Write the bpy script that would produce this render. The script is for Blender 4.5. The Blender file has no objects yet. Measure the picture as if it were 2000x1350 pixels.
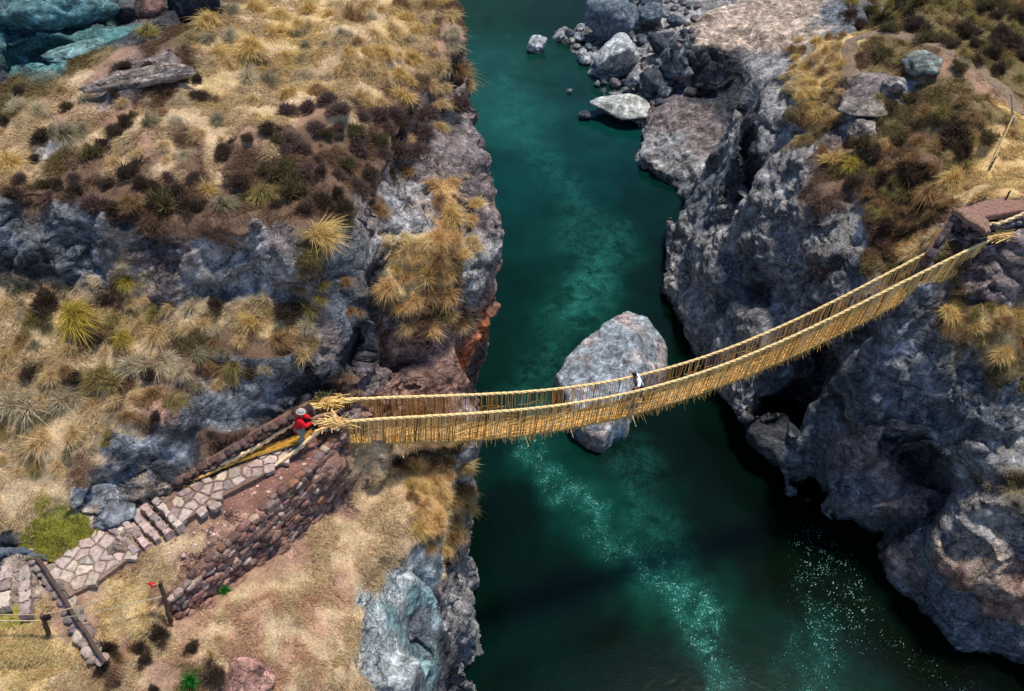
import bpy, bmesh, math, random
import numpy as np
from mathutils import Vector, Matrix
from mathutils.bvhtree import BVHTree

# ------------------------------------------------------------------ camera, world, sun
SC = bpy.context.scene
COL = SC.collection
CAM_Z, TILT, FPX = 44.0, math.radians(46), 1750.0
cam = bpy.data.objects.new('camera', bpy.data.cameras.new('camera'))
COL.objects.link(cam); SC.camera = cam
cam.location = (0, 0, CAM_Z); cam.rotation_euler = (math.pi/2 - TILT, 0, 0)
cam.data.sensor_width = 36; cam.data.lens = 36*FPX/2000
cam.data.clip_start = 0.5; cam.data.clip_end = 3000

SUN_EL, SUN_AZ = math.radians(72), math.radians(44)     # azimuth clockwise from +Y
world = bpy.data.worlds.new('World'); SC.world = world; world.use_nodes = True
wn = world.node_tree
bg = wn.nodes['Background']; bg.inputs['Strength'].default_value = 0.13
sky = wn.nodes.new('ShaderNodeTexSky'); sky.sky_type = 'NISHITA'; sky.sun_disc = False
sky.sun_elevation = SUN_EL; sky.sun_rotation = SUN_AZ; sky.altitude = 3700
wn.links.new(sky.outputs[0], bg.inputs['Color'])
sl = bpy.data.lights.new('sun', 'SUN'); sl.energy = 3.0; sl.angle = math.radians(8); sl.color = (1, .93, .82)
so = bpy.data.objects.new('sun', sl); COL.objects.link(so)
sdir = Vector((math.sin(SUN_AZ)*math.cos(SUN_EL), math.cos(SUN_AZ)*math.cos(SUN_EL), math.sin(SUN_EL)))
so.rotation_euler = sdir.to_track_quat('Z', 'Y').to_euler(); so.location = (0, 60, 80)
SC.view_settings.view_transform = 'Standard'; SC.view_settings.look = 'None'
SC.view_settings.exposure = 0.68; SC.view_settings.gamma = 1

random.seed(7); RNG = np.random.default_rng(7)

# ------------------------------------------------------------------ small helpers
def ray(px, py):
    dx = (px-1000)/FPX; dy = (675-py)/FPX
    return np.array([dx, math.cos(TILT)+dy*math.sin(TILT), -math.sin(TILT)+dy*math.cos(TILT)])
def P(px, py, z):                      # where the survey point (px,py) of the photo lies at height z
    if px == 'w': raise ValueError
    d = ray(px, py); t = (z-CAM_Z)/d[2]
    return np.array([t*d[0], t*d[1], z])
def W(*pts):
    out = []
    for p in pts:
        out.append(np.array(p[1:], float) if p[0] == 'w' else P(*p))
    return np.array(out)
def lin(c):
    c = np.asarray(c, float)/255
    return np.where(c <= .04045, c/12.92, ((c+.055)/1.055)**2.4)

_g = RNG.normal(size=(256, 3)).astype(np.float32); _g /= np.linalg.norm(_g, axis=1)[:, None]
_p = RNG.permutation(256).astype(np.int32)
def perlin(p):
    p = np.asarray(p, np.float32); i = np.floor(p).astype(np.int32); f = p-i
    u = f*f*f*(f*(f*6-15)+10); r = np.zeros(len(p), np.float32)
    for a in (0, 1):
        wx = u[:, 0] if a else 1-u[:, 0]; ha = _p[(i[:, 0]+a) & 255]
        for b in (0, 1):
            wy = u[:, 1] if b else 1-u[:, 1]; hb = _p[(ha+i[:, 1]+b) & 255]
            for c in (0, 1):
                wz = u[:, 2] if c else 1-u[:, 2]; g = _g[_p[(hb+i[:, 2]+c) & 255]]
                r += wx*wy*wz*(g[:, 0]*(f[:, 0]-a)+g[:, 1]*(f[:, 1]-b)+g[:, 2]*(f[:, 2]-c))
    return r*1.6
def fbm(p, o=3):
    r = 0; a = 1.
    for k in range(o):
        r = r + a*perlin(p*(2.03**k)+17.3*k); a *= .5
    return r
_wr = RNG.random((256, 3)).astype(np.float32)
def worley(p, ids=False):
    p = np.asarray(p, np.float32); i = np.floor(p).astype(np.int32)
    f1 = np.full(len(p), 9., np.float32); f2 = f1.copy(); cid = np.zeros(len(p), np.int32)
    for a in (-1, 0, 1):
        for b in (-1, 0, 1):
            for c in (-1, 0, 1):
                j = i+np.array([a, b, c], np.int32)
                h = _p[(_p[(_p[j[:, 0] & 255]+j[:, 1]) & 255]+j[:, 2]) & 255]
                d = ((j+_wr[h]-p)**2).sum(1)
                cid = np.where(d < f1, h, cid); f2 = np.minimum(f2, np.maximum(f1, d)); f1 = np.minimum(f1, d)
    return (np.sqrt(f1), np.sqrt(f2), _wr[cid, 0]) if ids else (np.sqrt(f1), np.sqrt(f2))

def mesh_np(name, v, f, smooth=True):
    """v (n,3), f (m,k) all faces k-gons"""
    v = np.ascontiguousarray(v, np.float32); f = np.ascontiguousarray(f, np.int32); k = f.shape[1]
    me = bpy.data.meshes.new(name)
    me.vertices.add(len(v)); me.vertices.foreach_set('co', v.ravel())
    me.loops.add(f.size); me.loops.foreach_set('vertex_index', f.ravel())
    me.polygons.add(len(f)); me.polygons.foreach_set('loop_start', np.arange(0, f.size, k, dtype=np.int32))
    me.update(calc_edges=True)
    me.polygons.foreach_set('use_smooth', np.full(len(f), smooth))
    return me
def set_col(me, c, name='Col'):
    a = me.attributes.new(name, 'FLOAT_COLOR', 'POINT')
    c4 = np.ones((len(c), 4), np.float32); c4[:, :3] = c; a.data.foreach_set('color', c4.ravel())
def set_f(me, x, name):
    a = me.attributes.new(name, 'FLOAT', 'POINT'); a.data.foreach_set('value', np.ascontiguousarray(x, np.float32))
def obj(name, me, mat=None, parent=None):
    o = bpy.data.objects.new(name, me); COL.objects.link(o)
    if mat is not None and me is not None and not me.materials: me.materials.append(mat)
    if parent: o.parent = parent
    return o
def tag(o, label, cat, group=None, kind=None):
    o['label'] = label; o['category'] = cat
    if group: o['group'] = group
    if kind: o['kind'] = kind
    return o
def struct(o): o['kind'] = 'structure'; return o
def empty(name, loc=(0, 0, 0), rz=0):
    o = bpy.data.objects.new(name, None); COL.objects.link(o); o.location = loc; o.rotation_euler = (0, 0, rz)
    o.empty_display_size = .2
    return o
class MB:                                # collects pieces of one mesh (tris), with colours
    def __init__(s): s.v = []; s.f = []; s.c = []; s.n = 0
    def add(s, v, f, c=(.5, .5, .5)):
        v = np.asarray(v, np.float32); f = np.asarray(f, np.int32)
        if f.shape[1] == 4: f = np.concatenate([f[:, [0, 1, 2]], f[:, [0, 2, 3]]])
        s.v.append(v); s.f.append(f+s.n); c = np.asarray(c, np.float32)
        s.c.append(np.broadcast_to(c, (len(v), 3)) if c.ndim == 1 else c); s.n += len(v)
    def build(s, name, mat, parent=None, smooth=False):
        me = mesh_np(name, np.concatenate(s.v), np.concatenate(s.f), smooth); set_col(me, np.concatenate(s.c))
        me.validate()
        return obj(name, me, mat, parent)
def tube(mb, pts, r, c, n=6, twist=0, lump=0.):
    pts = np.asarray(pts, float); m = len(pts); r = np.broadcast_to(r, m)
    t = np.gradient(pts, axis=0); t /= np.linalg.norm(t, axis=1)[:, None]+1e-9
    up = np.array([0, 0, 1.]); 
    a = np.cross(t, up); l = np.linalg.norm(a, axis=1); a[l < .05] = (1, 0, 0); a /= np.linalg.norm(a, axis=1)[:, None]
    b = np.cross(t, a)
    s = np.concatenate([[0], np.cumsum(np.linalg.norm(np.diff(pts, axis=0), axis=1))])
    v = []
    for k in range(n):
        th = 2*math.pi*k/n
        rr = r*(1+lump*np.cos(2*(th-s*twist)))
        v.append(pts+(a*math.cos(th)+b*math.sin(th))*rr[:, None])
    v = np.stack(v, 1).reshape(-1, 3)
    i = np.arange(m-1)[:, None]*n; k = np.arange(n)[None]; k2 = (k+1) % n
    f = np.stack([i+k, i+k2, i+n+k2, i+n+k], -1).reshape(-1, 4)
    v = np.concatenate([v, pts[:1], pts[-1:]]); e0 = m*n
    caps = [[e0, (q+1) % n, q] for q in range(n)]+[[e0+1, (m-1)*n+q, (m-1)*n+(q+1) % n] for q in range(n)]
    f3 = np.concatenate([f[:, [0, 1, 2]], f[:, [0, 2, 3]], np.array(caps)])
    cc = np.asarray(c, float)
    mb.add(v, f3, cc)
_ico = {}
def ico(n):
    if n not in _ico:
        bm = bmesh.new(); bmesh.ops.create_icosphere(bm, subdivisions=n, radius=1)
        v = np.array([x.co[:] for x in bm.verts]); f = np.array([[q.index for q in x.verts] for x in bm.faces]); bm.free()
        _ico[n] = (v/np.linalg.norm(v, axis=1)[:, None], f)
    return _ico[n]
def stone(n, size, rng, planes=14, rough=.05, pw=14):
    """an angular stone: a sphere cut by random planes"""
    v, f = ico(n)
    N = rng.normal(size=(planes, 3)); N /= np.linalg.norm(N, axis=1)[:, None]; d = rng.uniform(.62, 1., planes)
    q = np.maximum(v@N.T, 1e-3)/d
    r = 1/(np.sum(q**pw, 1)**(1/pw)); r = np.minimum(r, 1.15)
    o = rng.uniform(0, 50, 3)
    if rough: r = r*(1+rough*fbm(v*2.2+o, 4 if n > 3 else 2))
    return v*r[:, None]*np.asarray(size)/2, f

# ------------------------------------------------------------------ materials
class NT:
    def __init__(s, name):
        s.m = bpy.data.materials.new(name); s.m.use_nodes = True; s.t = s.m.node_tree
        s.b = s.t.nodes['Principled BSDF']; s.l = s.t.links.new
    def n(s, t, **k):
        x = s.t.nodes.new('ShaderNode'+t)
        for a, v in k.items():
            if a in x.inputs.keys(): 
                if hasattr(v, 'links') : s.l(v, x.inputs[a])
                else: x.inputs[a].default_value = v
            else: setattr(x, a, v)
        return x
    def attr(s, n): return s.n('Attribute', attribute_name=n)
    def math(s, op, a, b=0., c=None, clamp=False):
        x = s.t.nodes.new('ShaderNodeMath'); x.operation = op; x.use_clamp = clamp
        for i, v in enumerate((a, b) if c is None else (a, b, c)):
            if hasattr(v, 'links'): s.l(v, x.inputs[i])
            else: x.inputs[i].default_value = v
        return x.outputs[0]
    def ramp(s, fac, *st):
        x = s.t.nodes.new('ShaderNodeValToRGB'); s.l(fac, x.inputs[0]); e = x.color_ramp.elements
        for i, (p, c) in enumerate(st):
            q = e[i] if i < 2 else e.new(p)
            q.position = p; q.color = (c, c, c, 1) if np.isscalar(c) else (*c, 1)
        return x.outputs[0]
    def mix(s, fac, a, b, bt='MIX'):
        x = s.t.nodes.new('ShaderNodeMix'); x.data_type = 'RGBA'; x.blend_type = bt
        for i, v in ((0, fac), (6, a), (7, b)):
            if hasattr(v, 'links'): s.l(v, x.inputs[i])
            else: x.inputs[i].default_value = v if i == 0 else ((*v, 1) if not np.isscalar(v) else (v, v, v, 1))
        return x.outputs[2]
    def scale(s, col, f):
        x = s.t.nodes.new('ShaderNodeVectorMath'); x.operation = 'SCALE'; s.l(col, x.inputs[0])
        if hasattr(f, 'links'): s.l(f, x.inputs[3])
        else: x.inputs[3].default_value = f
        return x.outputs[0]

def rock_nodes(N, col, co, sc=1.):
    """weathered conglomerate: pits, pale crusts, dark seams"""
    n1 = N.n('TexNoise', Scale=.55*sc, Detail=5., Roughness=.6, Vector=co).outputs[0]
    n2 = N.n('TexNoise', Scale=1.7*sc, Detail=9., Roughness=.66, Distortion=.5, Vector=co).outputs[0]
    n3 = N.n('TexNoise', Scale=11.*sc, Detail=5., Roughness=.7, Vector=co).outputs[0]
    vo = N.n('TexVoronoi', Scale=3.6*sc, Vector=co, Randomness=1.).outputs['Distance']
    vo2 = N.n('TexVoronoi', Scale=2.3*sc, Vector=co).outputs['Distance']
    a = N.ramp(n2, (.32, .30), (.45, .75), (.55, 1.15), (.67, 2.2))
    b = N.ramp(n3, (.34, .62), (.5, 1.), (.66, 1.4))
    c = N.ramp(n1, (.3, .72), (.7, 1.3))
    pit = N.ramp(vo, (.08, .3), (.2, 1.))
    f = N.math('MULTIPLY', N.math('MULTIPLY', a, b), N.math('MULTIPLY', c, pit))
    dw = N.n('VectorMath', operation='ADD'); N.l(co, dw.inputs[0]); nv = N.n('TexNoise', Scale=1.6, Detail=4., Vector=co)
    sc3 = N.n('VectorMath', operation='SCALE'); N.l(nv.outputs['Color'], sc3.inputs[0]); sc3.inputs[3].default_value = .9; N.l(sc3.outputs[0], dw.inputs[1])
    mp = N.n('Mapping', Vector=dw.outputs[0]); mp.inputs['Rotation'].default_value = (.45, -.35, .5); mp.inputs['Scale'].default_value = (.55*sc, .8*sc, 1.2*sc)
    ce = N.t.nodes.new('ShaderNodeTexVoronoi'); ce.feature = 'DISTANCE_TO_EDGE'; ce.inputs['Scale'].default_value = 1.; N.l(mp.outputs[0], ce.inputs['Vector'])
    ce2 = N.t.nodes.new('ShaderNodeTexVoronoi'); ce2.feature = 'DISTANCE_TO_EDGE'; ce2.inputs['Scale'].default_value = 2.7; N.l(mp.outputs[0], ce2.inputs['Vector'])
    crk = N.math('MULTIPLY', N.ramp(ce.outputs['Distance'], (.0, .3), (.035, 1.)), N.ramp(ce2.outputs['Distance'], (.0, .55), (.05, 1.)))
    crk = N.math('MAXIMUM', crk, N.ramp(n1, (.42, 0.), (.6, 1.)))
    f = N.math('MULTIPLY', f, crk)
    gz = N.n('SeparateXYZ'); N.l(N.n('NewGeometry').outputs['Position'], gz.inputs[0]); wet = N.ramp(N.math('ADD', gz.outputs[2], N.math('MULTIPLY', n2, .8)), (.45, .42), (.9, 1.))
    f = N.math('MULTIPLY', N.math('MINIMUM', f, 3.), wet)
    out = N.scale(col, f)
    h = N.math('ADD', N.math('MULTIPLY', n2, 1.0), N.math('MULTIPLY', n3, .35))
    h = N.math('ADD', h, N.math('MULTIPLY', N.ramp(vo, (.0, 0.), (.3, 1.)), .22))
    h = N.math('ADD', N.math('ADD', h, N.math('MULTIPLY', vo2, .2)), N.math('MULTIPLY', crk, .3))
    return out, h, n1

def mat_terrain():
    N = NT('canyon_ground'); co = N.n('TexCoord').outputs['Object']
    col = N.attr('Col').outputs['Color']; veg = N.attr('veg').outputs['Fac']
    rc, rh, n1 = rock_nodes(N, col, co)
    g1 = N.n('TexNoise', Scale=1.4, Detail=6., Roughness=.65, Vector=co).outputs[0]
    g2 = N.n('TexNoise', Scale=16., Detail=4., Roughness=.75, Distortion=1.2, Vector=co).outputs[0]
    gf = N.math('MULTIPLY', N.ramp(g1, (.3, .62), (.5, 1.), (.72, 1.3)), N.ramp(g2, (.32, .35), (.5, .95), (.7, 1.6)))
    gc = N.scale(col, gf)
    m = N.math('ADD', veg, N.math('MULTIPLY', N.math('SUBTRACT', g1, .5), .9))
    m = N.ramp(m, (.42, 0.), (.56, 1.))
    base = N.mix(m, rc, gc)
    N.l(base, N.b.inputs['Base Color'])
    N.b.inputs['Roughness'].default_value = .88; N.b.inputs['Specular IOR Level'].default_value = .25
    b1 = N.n('Bump', Strength=.9, Distance=.28); N.l(rh, b1.inputs['Height'])
    b2 = N.n('Bump', Strength=.8, Distance=.08); N.l(g2, b2.inputs['Height'])
    mx = N.t.nodes.new('ShaderNodeMix'); mx.data_type = 'VECTOR'; N.l(m, mx.inputs[0]); N.l(b1.outputs[0], mx.inputs[4]); N.l(b2.outputs[0], mx.inputs[5])
    N.l(mx.outputs[1], N.b.inputs['Normal'])
    return N.m
def mat_rock(name, sc=1.3):
    N = NT(name); co = N.n('TexCoord').outputs['Object']; col = N.attr('Col').outputs['Color']
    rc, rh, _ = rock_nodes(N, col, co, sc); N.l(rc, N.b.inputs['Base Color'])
    N.b.inputs['Roughness'].default_value = .85; N.b.inputs['Specular IOR Level'].default_value = .3
    b = N.n('Bump', Strength=.8, Distance=.16); N.l(rh, b.inputs['Height']); N.l(b.outputs[0], N.b.inputs['Normal'])
    return N.m
def mat_col(name, rough=.8, noise=0., nsc=20., trans=0., bump=0., spec=.3):
    N = NT(name); col = N.attr('Col').outputs['Color']
    if noise:
        co = N.n('TexCoord').outputs['Object']
        n = N.n('TexNoise', Scale=nsc, Detail=5., Roughness=.7, Vector=co).outputs[0]
        col = N.scale(col, N.ramp(n, (.3, 1-noise), (.7, 1+noise)))
        if bump:
            b = N.n('Bump', Strength=bump, Distance=.03); N.l(n, b.inputs['Height']); N.l(b.outputs[0], N.b.inputs['Normal'])
    N.l(col, N.b.inputs['Base Color']); N.b.inputs['Roughness'].default_value = rough
    N.b.inputs['Specular IOR Level'].default_value = spec
    if trans:
        t = N.t.nodes.new('ShaderNodeBsdfTranslucent'); N.l(col, t.inputs[0])
        mx = N.t.nodes.new('ShaderNodeMixShader'); mx.inputs[0].default_value = trans
        N.l(N.b.outputs[0], mx.inputs[1]); N.l(t.outputs[0], mx.inputs[2])
        N.l(mx.outputs[0], N.t.nodes['Material Output'].inputs['Surface'])
    return N.m
def mat_water():
    N = NT('river_water'); co = N.n('TexCoord').outputs['Object']
    col = N.attr('Col').outputs['Color']; foam = N.attr('foam').outputs['Fac']; spk = N.attr('spark').outputs['Fac']
    n = N.n('TexNoise', Scale=.3, Detail=6., Roughness=.62, Distortion=.4, Vector=co).outputs[0]
    base = N.scale(col, N.ramp(n, (.3, .2), (.7, .36)))
    sw = N.n('TexNoise', Scale=.9, Detail=9., Roughness=.74, Distortion=.5, Vector=co).outputs[0]
    fs = N.n('TexNoise', Scale=7., Detail=5., Roughness=.8, Vector=co).outputs[0]
    milky = N.math('MULTIPLY', N.math('MULTIPLY', foam, N.ramp(sw, (.40, .15), (.58, 1.))), N.ramp(fs, (.38, .35), (.66, 1.5)))
    base = N.mix(N.math('MULTIPLY', milky, .72, clamp=True), base, tuple(lin((36, 104, 94))))
    v = N.n('TexVoronoi', Scale=7.5, Vector=co, Randomness=1.).outputs['Distance']
    big = N.n('TexNoise', Scale=2.2, Detail=3., Vector=co).outputs[0]
    thr = N.math('MULTIPLY', spk, N.ramp(big, (.36, 0.), (.6, .3)))
    dots = N.math('MULTIPLY', N.math('SUBTRACT', thr, v), 14., clamp=True)
    v2 = N.n('TexVoronoi', Scale=9., Vector=co).outputs['Distance']
    thr2 = N.math('MULTIPLY', N.math('ADD', spk, N.math('MULTIPLY', foam, .55)), N.ramp(sw, (.4, 0.), (.62, .3)))
    d2 = N.math('MULTIPLY', N.math('SUBTRACT', thr2, v2), 9., clamp=True)
    base = N.mix(N.math('MULTIPLY', dots, .45), base, tuple(lin((170, 215, 205))))
    base = N.mix(N.math('MULTIPLY', d2, .45), base, tuple(lin((120, 190, 180))))
    N.l(base, N.b.inputs['Base Color'])
    N.b.inputs['Roughness'].default_value = .12; N.b.inputs['IOR'].default_value = 1.33; N.b.inputs['Specular IOR Level'].default_value = .22
    w = N.n('TexNoise', Scale=1.6, Detail=4., Roughness=.55, Distortion=.6, Vector=co).outputs[0]
    b = N.n('Bump', Strength=.1, Distance=.08); N.l(w, b.inputs['Height']); N.l(b.outputs[0], N.b.inputs['Normal'])
    return N.m
M_TER = mat_terrain(); M_ROCK = mat_rock('boulder_rock'); M_GRASS = mat_col('dry_grass_blades', .75, trans=.38, spec=.12)
M_WATER = mat_water(); M_ROPE = mat_col('straw_rope', .85, .35, 14., bump=.6, spec=.15)
M_STONE = mat_col('wall_stone', .9, .45, 6., bump=.7, spec=.2); M_CLOTH = mat_col('cloth', .85, .08, 12., spec=.2)
M_WOOD = mat_col('weathered_wood', .85, .4, 9., bump=.6, spec=.2)

# ------------------------------------------------------------------ terrain: heights
def poly_sd(X, Y, poly):
    d = np.full(X.shape, 1e9); ins = np.zeros(X.shape, bool); n = len(poly)
    for i in range(n):
        ax, ay = poly[i][:2]; bx, by = poly[(i+1) % n][:2]
        ex, ey = bx-ax, by-ay; L = ex*ex+ey*ey+1e-9
        t = np.clip(((X-ax)*ex+(Y-ay)*ey)/L, 0, 1)
        d = np.minimum(d, (X-ax-t*ex)**2+(Y-ay-t*ey)**2)
        c = ((ay > Y) != (by > Y)) & (X < (bx-ax)*(Y-ay)/(by-ay+1e-12)+ax); ins ^= c
    d = np.sqrt(d); return np.where(ins, -d, d)
def region(X, Y, outline, inner=(), slope=6., w=.18, p=3., river=False):
    o = W(*outline); pts = np.concatenate([o, W(*inner)]) if inner else o
    # densify the outline so heights follow it
    ext = [pts]
    for i in range(len(o)):
        a, b = o[i], o[(i+1) % len(o)]; k = int(np.linalg.norm((b-a)[:2])/1.5)
        if 0 < k < 40: ext.append(a+(b-a)*(np.arange(1, k+1)/(k+1))[:, None])
    pts = np.concatenate(ext)
    z = np.zeros(X.shape); s = np.zeros(X.shape)
    for q in pts:
        wt = 1/(((X-q[0])**2+(Y-q[1])**2)+.3)**(p/2); z += wt*q[2]; s += wt
    sd = poly_sd(X, Y, o)
    if river: slope = slope+(45-slope)*np.clip((X+4.5+.04*Y)/1.5, 0, 1)      # sheer drop to the river
    return z/s - slope*w*np.log1p(np.exp(np.clip(sd/w, -30, 60)))
BED = -1.8
def w_(x, y, z): return ('w', x, y, z)
LEFT = [
 dict(outline=[w_(-60,28,24.5),(-100,395,23.8),(0,400,23.5),(200,425,23.3),(300,440,23.2),(480,430,23.2),(600,450,22.9),(690,430,22.4),(730,370,22.3),
   (790,300,22.3),(840,200,22.5),(890,110,23),(925,70,23.4),(915,0,24), w_(-3.5,46,24), w_(-6,62,24), w_(-60,62,26)],
   inner=[(100,220,24.2),(300,250,24.2),(500,250,24.2),(650,200,24),(700,60,24.4),(400,60,24.8),(300,330,23.9),(600,330,23.4),(250,140,24.8)], slope=2.6),
 dict(outline=[(730,340,21.8),(840,180,22),(930,80,22.6),(948,140,21.8),(958,230,21),(968,260,20.6),(972,320,20.4),(998,400,19.6),(990,470,19),(984,520,18.4),
   (944,588,17.3),(920,612,16.9),(850,650,16.6),(770,655,16.8),(710,610,18.2),(660,520,20),(660,450,21)],
   inner=[(850,450,20.6),(830,540,20.2),(780,500,20.8),(900,500,19.4),(820,620,17.6),(850,330,21.2),(760,420,21.4)], slope=9.),
 dict(outline=[w_(-60,21,21),(-60,528,20.6),(0,530,20.4),(120,545,20.3),(200,550,20.2),(240,525,20.7),(330,575,20.2),(480,610,19.9),(600,600,19.6),(660,610,19.2),
   (668,670,18.9),(600,700,18.8),(540,735,18.7),(450,770,18.5),(370,800,18.4),(330,850,18.0),(230,880,17.8),(185,925,17.2),(170,985,16.6),(100,1000,16.6),(25,1060,16.2), w_(-60,14,16.6)],
   inner=[(100,700,19.4),(300,690,19.3),(500,670,19.3),(100,850,18.2),(60,950,17.2),(250,800,18.6)], slope=2.4),
 dict(outline=[(620,640,18.6),(690,560,19.8),(730,640,17.8),(700,700,16.8),(640,745,16.6),(560,775,16.6),(540,750,17.6)], slope=4.),
 dict(outline=[(10,1075,16.0),(170,1000,15.7),(225,980,15.6),(300,955,15.7),(360,930,15.8),(500,850,16),(590,788,16.1),(655,785,16.0),(668,848,15.8),(600,925,15.7),(540,970,15.6),(440,1065,15.4),
   (380,1115,15.3),(332,1170,15.2),(200,1300,15.1),(0,1310,15.2), w_(-60,9,15.5), w_(-60,17,16.3)], slope=7., w=.1),
 dict(outline=[(640,800,15.2),(700,712,16.2),(780,682,16.3),(900,612,16.4),(932,650,15.4),(966,770,12.6),(962,850,11.6),(945,910,10.8),(900,915,11.2),(800,905,12.6),(690,880,13.4)],
   inner=[(750,800,14.4),(850,720,15.2),(900,800,12.8),(870,860,12.2)], slope=7.),
 dict(outline=[(655,880,13.2),(780,895,12.7),(900,900,11.6),(928,960,11),(892,1080,11.2),(850,1086,11.4),(760,1086,12.3),(705,1112,12.8),(712,1200,13),(732,1400,13), w_(-4,4,13), w_(-60,-2,15), w_(-60,10,15.2),
   (0,1300,15.1),(200,1290,15.1),(335,1195,14.6),(440,1130,14),(560,1050,13.3),(650,960,13)], inner=[(500,1200,14.6),(600,1300,14.4),(350,1300,14.8),(600,1120,13.3),(780,980,12.4)], slope=3.),
 dict(outline=[(700,1100,12.5),(850,1078,10.8),(895,1100,9.2),(935,1110,8),(940,1160,7.4),(892,1178,7.6),(902,1210,7.2),(942,1260,6.2),(925,1300,5.6),(935,1420,5.5),(720,1420,12.4)],
   inner=[(800,1180,10.4),(780,1300,10.8),(860,1260,8),(740,1250,12)], slope=7.),
 dict(outline=[(880,950,9.4),(930,950,8.2),(934,1060,7.6),(940,1140,7),(890,1175,7.4),(870,1080,9)], slope=8.),
 dict(outline=[(895,880,9.4),(950,860,8.6),(948,920,7.4),(928,960,7),(900,980,8)], slope=8.),
]
RIGHT = [
 dict(outline=[(1062,62,.35),(1140,38,.5),(1230,0,.8),(1300,-60,1.2),(1700,-60,3),(1700,60,3),(1345,205,2),(1270,245,.9),(1175,214,.3),(1155,150,.25),(1125,107,.25)], slope=.8),
 dict(outline=[w_(32,95,.8), w_(60,120,4), w_(90,110,14), w_(90,60,14), w_(42,66,6)], slope=1.),
 dict(outline=[(1318,52,6.6),(1400,5,7.2),(1600,-40,8),(1700,0,9),(1660,90,9),(1600,150,8.2),(1530,152,7.4),(1465,150,6),(1450,115,6.2),(1390,78,6.6)], inner=[(1500,50,7.9)], slope=3.2),
 dict(outline=[(1330,120,3.4),(1450,115,5.4),(1530,155,6.4),(1445,200,4.2),(1425,235,3.2),(1350,200,2.4)], slope=2.5),
 dict(outline=[(1275,198,1.4),(1240,255,1.0),(1230,298,.8),(1290,350,.7),(1320,375,.6),(1342,402,.6),(1372,433,1.1),(1425,405,2),(1450,350,2.8),(1440,250,3.2),(1400,210,3.2),(1330,190,2.4)],
   inner=[(1350,270,2.4),(1400,330,2.4)], slope=2.),
 dict(outline=[(1530,130,15),(1565,85,16),(1650,60,17),(1780,35,18),(1800,-80,19), w_(75,75,25), w_(75,12,22),(2000,375,19),(1900,400,18.4),(1850,440,17),(1740,515,13.2),(1690,410,14.2),
   (1600,350,13.6),(1560,290,14),(1535,220,14.6)], inner=[(1700,150,17.4),(1850,100,18.6),(1800,300,17),(1900,200,18.6),(1700,280,16)], slope=2.4),
 dict(outline=[(1437,200,7.6),(1500,155,11),(1545,150,13.4),(1600,340,12.8),(1740,500,12.2),(1780,600,10.5),(1690,640,8.6),(1640,700,7.4),(1560,745,5),(1500,795,2.6),(1455,812,1.4),
   (1422,765,1.6),(1390,702,1.3),(1388,640,1.3),(1368,580,1.3),(1337,540,1.6),(1316,490,1.5),(1400,432,2.2),(1448,402,3.2),(1472,330,5),(1442,262,6.6)],
   inner=[(1500,250,10.4),(1500,330,9),(1550,400,9.4),(1650,450,11),(1600,540,8.4),(1500,470,6.4),(1440,520,4),(1550,640,5.8),(1470,620,3.6)], slope=4.),
 dict(outline=[(1546,818,1.8),(1552,880,1.4),(1538,910,1.1),(1560,945,1.),(1590,995,1.0),(1640,1020,1.),(1700,1042,1.2),(1800,1065,2.6),(1900,1100,5), w_(60,14,12), w_(60,30,16),(2000,590,15.4),(1940,600,14.8),
   (1850,545,14.2),(1800,590,11.6),(1720,640,9.4),(1690,720,7.4),(1640,800,4.6),(1580,810,3)],
   inner=[(1700,800,6.2),(1800,700,10.2),(1900,700,12.6),(2000,700,14),(1650,900,3.8),(1800,850,7),(1900,850,9),(1720,940,4)], slope=3.),
 dict(outline=[(1815,1040,4.4),(1850,985,6.2),(1920,910,9), w_(50,18,13), w_(50,6,8),(2000,1185,3.8),(1900,1165,3.2),(1840,1110,3.4)], inner=[(1950,1050,6.6)], slope=2.6),
 dict(outline=[(1688,1078,.8),(1760,1150,.6),(1810,1195,.6),(1850,1228,.5),(1920,1246,.5),(2050,1235,.6), w_(50,2,1), w_(50,12,4),(1900,1100,3),(1800,1070,1.8)], slope=2.5),
 dict(outline=[(1808,510,16.6),(1860,415,18.2),(1935,450,18),(2000,430,18.3), w_(60,36,21), w_(60,26,19),(2000,560,16.4),(1900,540,16.0),(1870,500,16.4)], slope=4., w=.1),
]
HOLES = [(0, BED, [(1466,822),(1478,806),(1512,800),(1550,826),(1556,872),(1540,905),(1490,868)]), (0, BED, [(1292,385),(1340,412),(1364,440),(1348,462),(1320,476),(1286,425)]), (0, BED, [(1560,960),(1585,985),(1560,1010),(1535,960)]),
  (0, BED, [(1640,1048),(1690,1050),(1682,1088),(1640,1080)]), (4, .4, [(1436,218),(1456,214),(1472,250),(1484,300),(1488,345),(1468,385),(1452,375),(1450,300),(1440,250)])]
def height(X, Y, regs, seedo=0., river=False):
    pw = np.stack([X.ravel()*.45, Y.ravel()*.45, np.full(X.size, seedo)], 1)
    if river: pw = pw*1.5
    wx = (fbm(pw, 4)*(.5 if river else .28)).reshape(X.shape); wy = (fbm(pw+40, 4)*.28).reshape(X.shape)
    H = np.full(X.shape, BED)
    for r in regs: H = np.maximum(H, region(X+wx, Y+wy, river=river, **r))
    if not river:
        for hz, fl, h in HOLES:
            o = W(*[(a, b, hz) for a, b in h]); sd = poly_sd(X+wx*1.5, Y+wy*1.5, o); H = np.minimum(H, np.where(sd < 2, fl+.3+np.maximum(sd, 0)*9, 99))
    return H
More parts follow.
